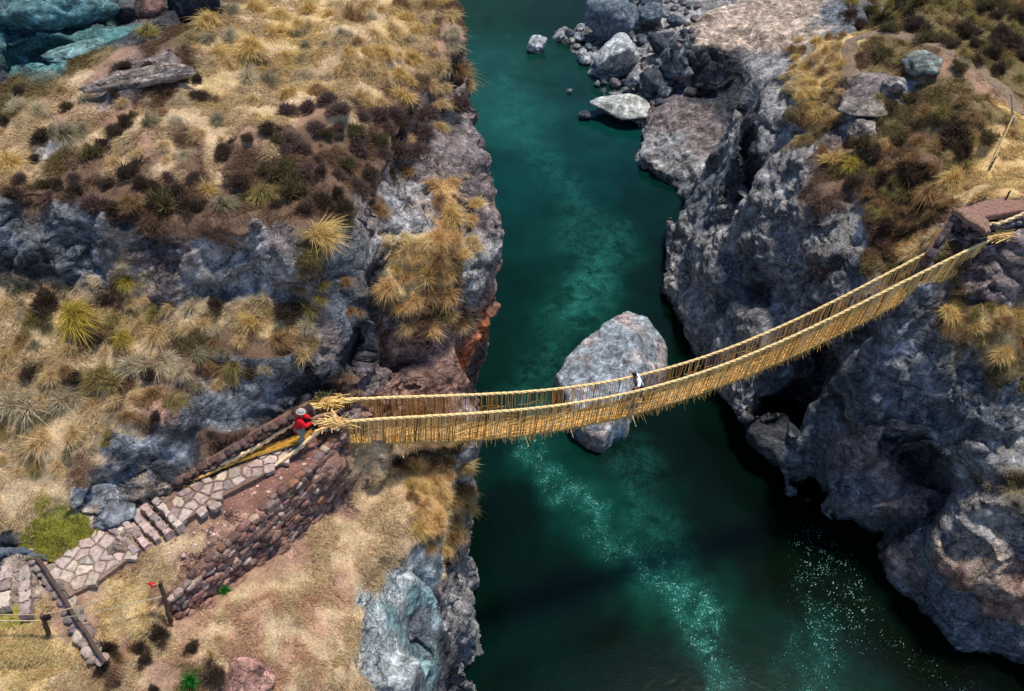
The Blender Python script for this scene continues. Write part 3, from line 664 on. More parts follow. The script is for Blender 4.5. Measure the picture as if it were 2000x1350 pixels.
    rope('anchor_rope', [fr, P(1918, 440, 18.0), P(1955, 436, 18.3), P(2040, 400, 18.9)], .08)
    bundle([nr, nr+[.4, .1, 0]], 45, .9, lin((212, 178, 116))); bundle([fr], 40, .8, lin((212, 178, 116)))
bridge(); tick('bridge')

# ------------------------------------------------------------------ stonework
def stone_face(mb, top, bot, cell, rng, cols, out=.06, proud=.16):
    """rough stones laid along a wall face between two lines"""
    top = np.array(top); bot = np.array(bot); L = np.concatenate([[0], np.cumsum(np.linalg.norm(np.diff(top, axis=0), axis=1))])
    def at(s, h):
        a = np.array([np.interp(s, L, top[:, k]) for k in range(3)]); b = np.array([np.interp(s, L, bot[:, k]) for k in range(3)]); return a+(b-a)*h
    row = 0; 
    for s in np.arange(0, L[-1], cell):
        H = np.linalg.norm(at(s, 0)-at(s, 1)); n = max(1, int(H/(cell*.7)))
        for k in range(n+1):
            ss = s+rng.uniform(-.3, .3)*cell+(k % 2)*cell*.5; ss = np.clip(ss, 0, L[-1]); p = at(ss, (k+rng.uniform(-.25, .25))/max(n, 1)*.98)
            t = at(min(ss+.1, L[-1]), .5)-at(max(ss-.1, 0), .5); t /= np.linalg.norm(t); z = at(ss, 0)-at(ss, 1); z /= np.linalg.norm(z); nn = np.cross(t, z)
            g = rng.uniform(.7, 1.35, 3); v, f = ico(2); v = v/((np.abs(v)**4).sum(1)**.25)[:, None]; v = v*(1+.1*fbm(v*1.3+rng.uniform(0, 40, 3), 2))[:, None]*np.array([cell*1.3*g[0], proud*2.*g[1], cell*.86*g[2]])/2
            a = rng.normal()*.16; v = v@np.array([[math.cos(a), 0, -math.sin(a)], [0, 1, 0], [math.sin(a), 0, math.cos(a)]])
            M = np.stack([t, nn, z]); c = np.array(cols[rng.integers(len(cols))]); mb.add(v@M+p+nn*(.1+out*rng.uniform(-1, 1.2)), f, jit(c, rng, .28))
def backing(mb, top, bot, c, depth=.35):
    top = np.array(top); bot = np.array(bot); n = len(top); t = np.gradient(top, axis=0); nn = np.cross(t, top-bot); nn /= np.linalg.norm(nn, axis=1)[:, None]
    v = np.concatenate([top, bot, top-nn*depth, bot-nn*depth]); f = []
    for i in range(n-1):
        f += [[i, i+n, i+n+1, i+1], [i+2*n, i+1+2*n, i+1+3*n, i+3*n], [i, i+1, i+1+2*n, i+2*n]]
    f += [[0, 2*n, 3*n, n], [n-1, 2*n-1, 4*n-1, 3*n-1]]; mb.add(v, f, c)
rw = np.random.default_rng(11)
REDS = [lin((122, 90, 82)), lin((136, 104, 94)), lin((106, 80, 74)), lin((156, 126, 112)), lin((118, 100, 94)), lin((130, 96, 76)), lin((176, 154, 140))]
def wall(name, label, top, bot, cell, cols, proud=.16, cap=None):
    root = empty(name, tuple(np.mean(bot, 0))); tag(root, label, 'stone wall'); M = Matrix.Translation(-Vector(root.location))
    mb = MB(); stone_face(mb, top, bot, cell, rw, cols, proud=proud); o = mb.build('wall_stones', M_STONE, None); o.data.transform(M); o.parent = root
    mb = MB(); tt = [np.array(q)-[0, 0, .07] for q in top]; backing(mb, tt, bot, lin((122, 90, 78)), .2); o = mb.build('wall_core', M_STONE, None); o.data.transform(M); o.parent = root
    return root
T = [P(335,1165,15.25),P(385,1108,15.4),P(440,1060,15.5),(P(490,1012,15.6)),P(540,965,15.75),P(600,915,15.9),P(648,855,16.0),P(672,846,16.0)]
Bm = [P(345,1205,14.2),P(395,1178,13.9),P(442,1146,13.5),P(500,1108,13.2),P(560,1073,12.9),P(608,1035,12.6),P(662,985,12.3),P(690,950,12.2)]
wall('retaining_wall', 'high reddish dry stone retaining wall holding up the path terrace below the bridge end', T, Bm, .29, REDS)
wall('retaining_wall', 'low dark dry stone wall along the foot of the blue grey cliff beside the bridge end',
     [P(338,940,16.3),P(380,915,16.45),P(430,888,16.6),P(500,845,16.9),P(555,815,17.1),P(605,790,17.2)], [P(345,962,15.5),P(388,942,15.6),P(440,912,15.8),P(508,872,15.9),P(562,840,16),P(612,812,16)], .2,
     [lin((70, 52, 50)), lin((86, 64, 58)), lin((60, 50, 52)), lin((104, 84, 78))])
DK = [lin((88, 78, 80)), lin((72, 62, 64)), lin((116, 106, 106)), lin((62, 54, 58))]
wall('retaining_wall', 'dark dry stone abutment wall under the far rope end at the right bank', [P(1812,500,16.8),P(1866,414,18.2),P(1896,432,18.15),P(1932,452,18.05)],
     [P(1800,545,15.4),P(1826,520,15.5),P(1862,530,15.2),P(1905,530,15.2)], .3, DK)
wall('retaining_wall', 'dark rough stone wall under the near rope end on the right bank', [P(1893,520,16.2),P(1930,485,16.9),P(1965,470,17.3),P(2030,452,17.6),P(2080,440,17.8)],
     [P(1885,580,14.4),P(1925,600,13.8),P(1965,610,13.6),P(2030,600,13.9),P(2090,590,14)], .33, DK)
wall('retaining_wall', 'dark stone side wall below the red mud coping at the right edge', [P(1936,440,18.0),P(1975,428,18.1),P(2030,412,18.3),P(2090,396,18.5)],
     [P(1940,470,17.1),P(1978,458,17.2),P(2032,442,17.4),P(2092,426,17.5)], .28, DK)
def prism(mb, top, thick, c, rng=None, bev=.03):
    """flat stone or slab: convex-ish polygon, worn top edge"""
    top = np.array(top, float); n = len(top); ce = top.mean(0); ins = ce+(top-ce)*(1-bev*2.2/np.linalg.norm(top-ce, axis=1).mean()); 
    r1 = top.copy(); r1[:, 2] -= bev; r2 = top.copy(); r2[:, 2] -= thick
    v = np.concatenate([[ce], ins, r1, r2]); f = []
    for i in range(n):
        j = (i+1) % n; f += [[0, 1+i, 1+j], [1+i, 1+n+i, 1+n+j], [1+i, 1+n+j, 1+j], [1+n+i, 1+2*n+i, 1+2*n+j], [1+n+i, 1+2*n+j, 1+n+j]]
    mb.add(v, f, c)
def ccw(p):
    p = np.array(p); a = np.sum(p[:, 0]*np.roll(p[:, 1], -1)-p[:, 1]*np.roll(p[:, 0], -1)); return p if a > 0 else p[::-1]
def coping(name, label, quads, z, thick, c):
    mb = MB()
    for qd in quads:
        p = ccw([P(a, b, z) for a, b in qd]); o = []
        for i in range(len(p)):
            for k in range(6): o.append(p[i]+(p[(i+1) % len(p)]-p[i])*k/6+np.array([*rw.normal(size=2)*.035, rw.normal()*.015]))
        prism(mb, o, thick, jit(c, rw, .06), bev=.06)
    return tag(mb.build(name, M_STONE), label, 'coping')
coping('mud_coping', 'reddish mud coping capping the stone walls behind the right bridge end', [[(1905,396),(2090,352),(2100,392),(1925,424),(1905,412)],[(1866,410),(1908,396),(1935,436),(1930,452)],], 18.5, .3, lin((134, 104, 92)))

def flags(mb, poly_px, z, cell, rng, cols, gap=.03, thick=.22, tilt=.02):
    poly = np.array([P(a, b, z)[:2] for a, b in poly_px]); lo = poly.min(0)-cell; hi = poly.max(0)+cell; C = []
    for i, x in enumerate(np.arange(lo[0], hi[0], cell)):
        for y in np.arange(lo[1], hi[1], cell): C.append((x+rng.uniform(-.42, .42)*cell, y+(i % 2)*cell*.5+rng.uniform(-.42, .42)*cell))
    C = np.array(C); ins = poly_sd(C[:, 0], C[:, 1], poly) < 0
    for k in np.where(ins)[0]:
        c = C[k]; pg = [c+np.array(d)*cell*1.2 for d in ((-1, -1), (1, -1), (1, 1), (-1, 1))]
        near = np.argsort(((C-c)**2).sum(1))[1:14]
        for j in near:
            m = (c+C[j])/2; nrm = C[j]-c; nrm = nrm/np.linalg.norm(nrm); off = nrm@m-gap*rng.uniform(.5, 1.6); out = []
            for a in range(len(pg)):
                p, q = pg[a], pg[(a+1) % len(pg)]; dp, dq = nrm@p-off, nrm@q-off
                if dp <= 0: out.append(p)
                if dp*dq < 0: out.append(p+(q-p)*dp/(dp-dq))
            pg = out
            if len(pg) < 3: break
        if len(pg) < 3: continue
        tz = rng.normal(size=2)*tilt; top = [(*p, z+rng.normal()*.006+tz@(p-c)) for p in pg]
        dens = []
        for a in range(len(top)):
            p, q = np.array(top[a]), np.array(top[(a+1) % len(top)])
            for u in (0, .33, .66): dens.append(p+(q-p)*u+np.array([*rng.normal(size=2)*.012, 0]))
        prism(mb, ccw(dens), thick, jit(cols[rng.integers(len(cols))], rng, .14), bev=.022)
FL = [lin((168, 150, 140)), lin((152, 136, 128)), lin((182, 164, 150)), lin((140, 124, 118)), lin((174, 150, 140))]
def flagbed(mb, poly_px, z, thick, c):
    prism(mb, ccw([P(a, b, z) for a, b in poly_px]), thick, c, bev=.02)
root = empty('stone_path', tuple(P(430, 950, 15.8))); root['kind'] = 'structure'
def pput(mb, name, mat, par):
    o = mb.build(name, mat, None); o.data.transform(Matrix.Translation(-Vector(par.location))); o.parent = par; return o
pA = [(322,985),(345,957),(430,925),(500,885),(560,862),(585,880),(545,905),(505,930),(432,968),(428,990),(372,1008),(350,1020)]
pB = [(208,1035),(262,1082),(196,1132),(135,1165),(92,1108),(120,1072),(170,1045)]
mb = MB(); flags(mb, pA, 16.02, .44, rw, FL, gap=.035); pput(mb, 'paving_stones', M_STONE, root)
mb = MB(); flagbed(mb, [(316,985),(345,953),(440,920),(500,885)], 15.97, .6, lin((120, 96, 84)))
flagbed(mb, [(316,985),(500,885),(560,860),(588,880),(510,930),(434,970),(352,1022)], 15.965, .6, lin((120, 96, 84))); pput(mb, 'path_bed', M_STONE, root)
mb = MB(); flags(mb, pB, 15.7, .46, rw, FL[:1]+FL[2:3]+[lin((170, 158, 148))], thick=.2); pput(mb, 'paving_stones', M_STONE, root)
mb = MB(); flagbed(mb, pB, 15.65, .6, lin((132, 112, 98))); pput(mb, 'path_bed', M_STONE, root)
st = empty('stone_steps', tuple(P(280, 1020, 15.6))); tag(st, 'broad worn stone steps leading from the raised path down to the paved landing', 'steps')
for i in range(5):
    a = P(300-22*i, 972+13*i, 16.02-.06*i); b = P(350-21*i, 1026+13*i, 16.02-.06*i); d = (b-a); L = np.linalg.norm(d[:2]); d /= L; w = np.array([-d[1], d[0], 0]); w = -w if w[0] > 0 else w
    mb = MB(); t = 0
    while t < L-.1:
        ln = min(rw.uniform(.35, .7), L-t); p0 = a+d*(t+.015); p1 = a+d*(t+ln-.015); wd = .25+rw.uniform(-.03, .03); o = []
        q = [p0-w*wd*.5, p1-w*wd*.5, p1+w*wd*.5, p0+w*wd*.5]
        for k in range(4):
            for u in (0, .25, .5, .75): o.append(q[k]+(q[(k+1) % 4]-q[k])*u+np.array([*rw.normal(size=2)*.02, 0]))
        prism(mb, ccw(o), .5, jit(FL[rw.integers(5)]*1.12, rw, .15), bev=.03); t += ln
    pput(mb, 'step', M_STONE, st)
st = empty('stone_steps', tuple(P(30, 1150, 15.6))); tag(st, 'short flight of pale flat stone steps at the lower left edge of the picture', 'steps')
for i, (a, b) in enumerate((((-40,1100),(-46,1190)),((12,1100),(6,1186)),((46,1104),(48,1198)))):
    A, B = P(*a, 15.98-.1*i), P(*b, 15.98-.1*i); d = B-A; L = np.linalg.norm(d); d /= L; w = np.array([-d[1], d[0], 0]); mb = MB(); t = 0
    while t < L-.15:
        ln = min(rw.uniform(.4, .7), L-t); wd = .36; q = [A+d*(t+.02)-w*wd*.5, A+d*(t+ln-.02)-w*wd*.5, A+d*(t+ln-.02)+w*wd*.5, A+d*(t+.02)+w*wd*.5]; o = []
        for k in range(4):
            for u in (0, .25, .5, .75): o.append(q[k]+(q[(k+1) % 4]-q[k])*u+np.array([*rw.normal(size=2)*.03, 0]))
        prism(mb, ccw(o), .4, jit(FL[rw.integers(5)]*1.15, rw, .15), bev=.03); t += ln
    pput(mb, 'step', M_STONE, st)
def row_of_stones(name, label, line, n, size, cols, rows=1, gap=.3):
    mb = MB(); line = np.array(line); t = np.linspace(0, len(line)-1, n)
    for r in range(rows):
        for q in t:
            p = np.array([np.interp(q, np.arange(len(line)), line[:, k]) for k in range(3)]); p[0] += (r-.5*(rows-1))*gap; zz = ground(p[0], p[1]); p[2] = max(p[2], (zz or 0)+.02)
            v, f = stone(2, np.array(size)*rw.uniform(.8, 1.25, 3), rw, 10, .04); mb.add(v+p, f, jit(cols[rw.integers(len(cols))], rw, .2))
    return tag(mb.build(name, M_STONE), label, 'stone kerb')
row_of_stones('stone_kerb', 'double line of grey kerb stones running down across the dirt path', [P(72,1088,15.6),P(110,1140,15.55),P(150,1215,15.4),P(190,1288,15.3)], 15, (.4, .42, .22), [lin((140,124,114)), lin((120,108,104)), lin((158,140,128))], 2, .34)
row_of_stones('stone_kerb', 'dark bluish stone kerb above the lower left steps', [P(-60,1082,15.9),P(0,1080,15.9),P(50,1080,15.85),P(84,1092,15.7)], 12, (.5, .3, .3), [lin((70,82,96)), lin((92,98,106))])
tick('stonework')

# ------------------------------------------------------------------ boulders
rb = np.random.default_rng(23)
def boulder(px, py, wpx, col, label, name='boulder', flat=.7, hpx=None, z=None, seed=None, n=4, group=None, sink=.25, rough=.12, rot=None, planes=13, pw=22, dep=1.):
    r = np.random.default_rng(seed if seed is not None else rb.integers(1e9))
    h = hit(px, py+wpx*.12)
    p = h[0].copy() if h is not None and z is None else P(px, py, z or .3)
    if z is None and h is not None and p[2] < -.2: p = P(px, py, .2)
    t = p[1]/ray(px, py)[1]; w = wpx*t/FPX; hh = w*flat
    v, f = stone(n, (w*1.05, w*dep*rb.uniform(.8, 1.05), hh*1.15), r, planes, rough, pw)
    a = r.uniform(0, 6.28) if rot is None else rot; 
    if rot is None and abs(dep-1) < .2: v = v@np.array([[math.cos(a), math.sin(a), 0], [-math.sin(a), math.cos(a), 0], [0, 0, 1]])
    elif rot is not None: v = v@np.array([[math.cos(a), math.sin(a), 0], [-math.sin(a), math.cos(a), 0], [0, 0, 1]])
    me = mesh_np(name, v, f, n > 3); c = np.array(lin(col)); set_col(me, np.tile(c*(1+.0), (len(v), 1)))
    o = obj(name, me, M_ROCK); o.location = (p[0], p[1], p[2]+hh*(.5-sink))
    tag(o, label, 'boulder', group); return o
W_, C_, B_, K_ = (182, 186, 188), (134, 138, 144), (108, 120, 130), (66, 72, 82)
boulder(1047, 96, 44, W_, 'small pale grey boulder standing alone in the water at the tip of the rubble spit', z=.1)
boulder(1190, 62, 92, B_, 'large blue grey block of rock on the rubble spit at the top', flat=.85, seed=5, z=1.)
boulder(1203, 122, 84, W_, 'rounded white topped boulder in the middle of the rubble spit', flat=.8, seed=8, z=.9)
boulder(1216, 216, 104, (168, 170, 166), 'flat pale slab of rock lying at the water edge below the rubble spit', flat=.32, seed=2, z=.6, dep=.9, rot=-.2)
boulder(1143, 228, 26, K_, 'small dark rock poking out of the water left of the pale slab', z=.1, n=3)
boulder(1112, 180, 13, C_, 'tiny grey rock alone in the water below the spit', z=.05, n=3)
boulder(1140, 118, 30, W_, 'small pale stone at the water edge beside the white topped boulder', z=.2, n=3)
boulder(1275, 170, 62, K_, 'dark angular rock between the pale slab and the tan rock', z=1.5, flat=.6)
boulder(1235, 160, 34, C_, 'smooth greenish grey stone below the white topped boulder', z=1.1)
boulder(1265, 40, 58, (96, 110, 118), 'blue grey angular rock at the top of the spit right of the big blue block', z=1.6)
boulder(1290, 90, 60, K_, 'dark rock wedged beside the tan rock near the top', z=2)
k = 0
SPIT = np.array([P(a, b, .6)[:2] for a, b in [(1085,70),(1150,45),(1230,8),(1300,-30),(1370,-40),(1345,150),(1325,190),(1280,205),(1180,205),(1160,150),(1150,115)]])
placed = []
for tr in range(4000):
    px, py = rb.uniform(1075, 1370), rb.uniform(-15, 215); q = P(px, py, .6)[:2]
    if poly_sd(np.array([q[0]]), np.array([q[1]]), SPIT)[0] > 0: continue
    s = rb.choice([14, 18, 24, 32, 44], p=[.3, .3, .22, .13, .05])
    if any((px-a)**2+(py-b)**2 < (.42*(s+c))**2 for a, b, c in placed) or any((px-a)**2+(py-b)**2 < (c*.5)**2 for a, b, c in ((1190, 62, 92), (1203, 122, 84), (1216, 216, 104))): continue
    placed.append((px, py, s)); pale = px < 1160 and rb.random() < .7
    c = (180, 184, 184) if pale else [(120, 126, 132), (96, 104, 112), (140, 140, 142), (74, 82, 94), (110, 104, 108)][rb.integers(5)]
    boulder(px, py, s, c, 'pale broken stone in the white scatter at the left end of the rubble spit' if pale else 'grey angular stone in the jumble of the rubble spit', 'stone', n=3, sink=.3,
            group='pale stones of the rubble spit' if pale else 'grey stones of the rubble spit', rough=.03)
    if len(placed) > 190: break
# the block standing in mid-river
def river_rock():
    out = [(1226,618),(1262,640),(1302,672),(1302,712),(1284,752),(1232,806),(1226,832),(1176,866),(1150,858),(1122,838),(1100,790),(1086,745),(1100,716),(1136,684),(1180,650)]
    o = np.array([P(a, b, .9)[:2] for a, b in out]); xs = np.arange(o[:, 0].min()-1, o[:, 0].max()+1, .09); ys = np.arange(o[:, 1].min()-1, o[:, 1].max()+1, .09)
    X, Y = np.meshgrid(xs, ys); pw = np.stack([X.ravel(), Y.ravel(), 0*X.ravel()], 1); wob = fbm(pw*.9, 4).reshape(X.shape)*.13
    sd = poly_sd(X+wob, Y-wob, o); c = o.mean(0)
    p0 = P(1232, 672, 3.4); dx = X-p0[0]+.15*wob*4; dy = Y-p0[1]
    tent = 3.7-np.maximum.reduce([-.46*dx+.0*dy, 1.0*dx, .42*dy, -.34*dy-.12*dx, .42*dx-.36*dy, -.42*dx+.22*dy])
    H = np.minimum(tent, -sd*4.5+1.0); H = H+fbm(pw*.8, 4).reshape(X.shape)*.16+fbm(pw*3.2, 3).reshape(X.shape)*.07
    w1, _ = worley(pw*2.4); H = H-np.clip(.3-w1.reshape(X.shape), 0, 1)*.5*(H > .3); H = np.maximum(np.where(sd > .02, np.minimum(H, .9-sd*14), H), -.8)
    nx, ny = len(xs), len(ys); i = (np.arange(ny-1)[:, None]*nx+np.arange(nx-1)[None]).ravel(); v = np.stack([X, Y, H], -1).reshape(-1, 3)
    f = np.stack([i, i+1, i+nx+1, i+nx], 1); keep = v[f, 2].max(1) > -.75; f = f[keep]; u, inv = np.unique(f, return_inverse=True); v = v[u]; f = inv.reshape(-1, 4)
    v[:, :2] -= c; me = mesh_np('boulder', v, f)
    cc = np.tile(lin((138, 148, 158)), (len(v), 1)); k = np.clip(fbm(v*.5+8, 2)*1.5, 0, 1)[:, None]; cc = cc*(1-k)+lin((176, 160, 156))*k; set_col(me, cc)
    b = obj('boulder', me, M_ROCK); b.location = (*c, 0); tag(b, 'big wedge shaped grey boulder standing in the river behind the bridge', 'boulder')
river_rock()
boulder(95, 25, 235, (86, 122, 124), 'big teal tinted rock face in the top left corner', 'rock_outcrop', flat=.42, seed=4, n=5, rough=.14, dep=.55, rot=0, sink=.2)
boulder(300, 15, 70, (100, 76, 70), 'brown rock knob between dark hollows at the top left', 'rock_outcrop', flat=.8, seed=14)
boulder(385, -5, 130, (58, 60, 66), 'dark block added to form the shaded hollow right of the brown knob', 'rock_outcrop', flat=.5, seed=15, dep=.7)  # added to make a dark hollow; the shade is in its colour
boulder(150, 85, 110, (108, 140, 138), 'low pale teal rock shelf below the teal rock face', 'rock_outcrop', flat=.18, seed=16, dep=.7, rot=.4, sink=.4)
boulder(290, 140, 205, (150, 136, 126), 'long narrow tan rock ridge jutting from the upper left grass', 'rock_outcrop', flat=.2, seed=21, n=5, rough=.1, dep=.22, rot=.32, sink=.15, planes=20)
boulder(478, 1325, 110, (158, 120, 108), 'pinkish flat topped rock in the grass at the bottom edge', 'rock_outcrop', flat=.45, seed=31, sink=.35)
def moss():
    r = np.random.default_rng(6); poly = np.array([(28,1058),(60,1030),(110,1012),(165,1003),(180,1020),(150,1045),(105,1072),(60,1076)], float); mb = MB(); n = 0
    pw = np.array([P(a, b, 16.3)[:2] for a, b in poly]); lo, hi = pw.min(0), pw.max(0)
    xs = np.arange(lo[0]-.1, hi[0]+.1, .05); ys = np.arange(lo[1]-.1, hi[1]+.1, .05); X, Y = np.meshgrid(xs, ys); q = np.stack([X.ravel(), Y.ravel(), 0*X.ravel()], 1)
    sd = poly_sd(X+.2*perlin(q*2).reshape(X.shape), Y+.2*perlin(q*2+9).reshape(X.shape), pw); G = np.array([[ground(float(x), float(y)) or 16 for x in xs[::3]] for y in ys[::3]]); G = np.repeat(np.repeat(G, 3, 0), 3, 1)[:len(ys), :len(xs)]
    for _ in range(6): G = (G+np.roll(G, 1, 0)+np.roll(G, -1, 0)+np.roll(G, 1, 1)+np.roll(G, -1, 1))/5
    Z = G+.02+.22*np.sqrt(np.clip(-sd, 0, .5)/.5)-np.clip(sd, 0, .3)*1.5+.07*fbm(q*3, 3).reshape(X.shape)
    nx, ny = len(xs), len(ys); i = (np.arange(ny-1)[:, None]*nx+np.arange(nx-1)[None]).ravel(); c = lin((146, 142, 58))*(1+.35*fbm(q*5+3, 3))[:, None]
    mb.add(np.stack([X, Y, Z], -1).reshape(-1, 3), np.stack([i, i+1, i+nx+1, i+nx], 1), c)
    for k in range(3500):
        a = r.integers(nx*ny); y, x = divmod(a, nx)
        if sd[y, x] > 0: continue
        p = np.array([X[y, x], Y[y, x], Z[y, x]]); stick(mb, p, p+np.array([r.normal()*.05, r.normal()*.05-.03, r.uniform(.03, .09)]), .012, jit(lin([(170, 166, 70), (140, 140, 50), (196, 186, 100)][r.integers(3)]), r, .25), .003)
    tag(mb.build('moss_patch', M_GRASS, smooth=True), 'thick yellow green moss and turf cushion beside the paved landing', 'moss')
moss()
boulder(225, 985, 95, (120, 124, 130), 'grey bedrock hump at the top of the stone steps', 'rock_outcrop', flat=.3, seed=35, sink=.4)
boulder(1690, 198, 120, (132, 124, 116), 'broad flat tan slab on the right hillside', 'rock_outcrop', flat=.16, seed=41, dep=.55, rot=-.1, sink=.2)
boulder(1742, 165, 48, (146, 138, 134), 'small rounded pale rock above the flat slab on the right hillside', flat=.6, seed=42)
boulder(1795, 128, 78, (116, 122, 116), 'grey green rock face in the grass of the right hillside', 'rock_outcrop', flat=.55, seed=43)
boulder(1680, 245, 70, (140, 130, 124), 'pale rock below the flat slab on the right hillside', flat=.4, seed=44)
# stones and logs heaped at the left bridge head
rt = empty('bridgehead_pile', tuple(P(632, 815, 16))); tag(rt, 'heap of dark stones and pale logs packed around the left bridge end', 'stone pile')
mb = MB(); rq = np.random.default_rng(5)
for k in range(70):
    p = P(rq.uniform(600, 662), rq.uniform(790, 838), 16.1+rq.uniform(0, .3)); v, f = stone(2, rq.uniform(.16, .38, 3), rq, 10, .03)
    c = [lin((92, 66, 64)), lin((120, 98, 92)), lin((78, 58, 60)), lin((190, 176, 166))][rq.choice(4, p=[.4, .25, .25, .1])]; mb.add(v+p, f, jit(c, rq))
pput(mb, 'stones', M_STONE, rt)
for a, b in (((606,818),(655,806)),((612,826),(660,818)),((612,806),(650,798)),((640,812),(664,802))):
    mb = MB(); A, B = P(*a, 16.5), P(*b, 16.55); tube(mb, [A+(B-A)*t for t in np.linspace(0, 1, 8)], .075, jit(lin((150, 120, 108)), rq), 8, 3, .1); pput(mb, 'log', M_WOOD, rt)
tick('boulders')

# ------------------------------------------------------------------ fences, posts
rf = empty('rope_fence', tuple(P(335, 1215, 14.9))); tag(rf, 'rope fence of two leaning wooden posts at the lower left path edge', 'fence')
def pole(mb, A, B, r, c): 
    A, B = np.array(A), np.array(B); pts = [A+(B-A)*t+rq.normal(size=3)*.012 for t in np.linspace(0, 1, 9)]; tube(mb, pts, np.linspace(r, r*.85, 9), c, 8, 2, .06)
for a, za, b, zb in (((312,1135),16.75,(334,1216),14.7),((82,1200),16.5,(97,1248),15.0)):
    mb = MB(); pole(mb, P(*b, zb), P(*a, za), .085, lin((92, 72, 58))); p = pput(mb, 'post', M_WOOD, rf)
def cord(mb, A, B, r, c, sag=.12):
    A, B = np.array(A), np.array(B); tube(mb, [A+(B-A)*t-np.array([0, 0, sag*4*t*(1-t)]) for t in np.linspace(0, 1, 24)], r, c, 6)
for z0, z1, c in (((312,1139,16.7),(86,1200,16.45),lin((176,150,118))),((318,1164,16.1),(92,1212,16.1),lin((206,186,150)))):
    mb = MB(); cord(mb, P(*z0), P(*z1), .022, c, .1); cord(mb, P(*z1), P(-90, z1[1]-2, z1[2]), .022, c, .06); pput(mb, 'rope', M_ROPE, rf)
mb = MB(); pole(mb, P(72,1088,15.95), P(204,1294,15.55), .075, lin((84, 68, 58))); pput(mb, 'ground_rail', M_WOOD, rf)
mb = MB(); v, f = stone(2, (.24, .2, .34), rq, 8, .05); mb.add(v+P(298,1143,16.6), f, lin((196, 40, 36))); pput(mb, 'red_marker', M_CLOTH, rf)
mb = MB(); v, f = stone(2, (.26, .24, .3), rq, 8, .03); mb.add(v+P(92,1205,16.3), f, lin((36, 30, 30))); pput(mb, 'rope_lashing', M_ROPE, rf)
rf = empty('leaning_pole', tuple(P(1978, 245, 18))); tag(rf, 'pale wooden pole with a cord stretched down to the golden grass at the right edge', 'pole')
h = hit(1981, 250)[0]; mb = MB(); pole(mb, h, P(1975, 183, h[2]+1.75), .06, lin((168, 156, 138))); pput(mb, 'post', M_WOOD, rf)
h2 = hit(1932, 331)[0]; mb = MB(); cord(mb, P(1980, 225, h[2]+.75), h2+[0, 0, .5], .03, lin((196, 176, 130)), .05); pput(mb, 'cord', M_ROPE, rf)
mb = MB(); pole(mb, h2, h2+np.array([.12, .1, .75]), .05, lin((100, 84, 60))); pput(mb, 'stake', M_WOOD, rf)
h3 = hit(1964, 392)
if h3 is not None:
    mb = MB(); pole(mb, h3[0], h3[0]+np.array([.06, .1, .5]), .05, lin((80, 62, 50))); tag(mb.build('stake', M_WOOD), 'short dark stake just above the red mud coping', 'stake')
h4 = hit(1780, 30)[0]; rs = empty('sign_post', tuple(h4)); tag(rs, 'thin dark post with a small red brown board at the top edge', 'sign')
mb = MB(); pole(mb, h4, h4+np.array([0, .05, 1.5]), .04, lin((60, 42, 34))); pput(mb, 'post', M_WOOD, rs)
mb = MB(); prism(mb, ccw([h4+np.array(q) for q in ((-.22, 0, 1.5), (.22, 0, 1.5), (.22, .05, 1.5), (-.22, .05, 1.5))]), .3, lin((110, 44, 32)), bev=.005); pput(mb, 'board', M_WOOD, rs)

# footpaths worn into the right hillside
PATHPTS = []
def ribbon(name, line, width, c):
    pts = np.array([hit(a, b)[0] for a, b in line]); t = np.linspace(0, len(pts)-1, 70); k = np.arange(len(pts))
    q = np.stack([np.interp(t, k, pts[:, j]) for j in range(3)], 1); d = np.gradient(q[:, :2], axis=0); d /= np.linalg.norm(d, axis=1)[:, None]; nn = np.stack([-d[:, 1], d[:, 0]], 1); v = []; m = 7
    PATHPTS.extend(q[:, :2].tolist())
    for i in range(70):
        for j in range(m):
            p = q[i, :2]+nn[i]*width*(j/(m-1)-.5)*(1+.25*math.sin(i*.7)); z = ground(*p); z = q[i, 2] if z is None else z
            v.append((p[0], p[1], z+(.05 if 0 < j < m-1 else -.06)))
    i = (np.arange(69)[:, None]*m+np.arange(m-1)[None]).ravel(); mb = MB(); mb.add(v, np.stack([i, i+1, i+m+1, i+m], 1), lin(c)); return struct(mb.build(name, M_STONE, smooth=True))
ribbon('path', [(1995,225),(1965,180),(1920,140),(1860,105),(1790,75),(1720,62),(1660,80),(1656,110),(1672,150)], .9, (126, 108, 90))
ribbon('path', [(1650,70),(1600,80),(1560,95)], .6, (170, 150, 100))

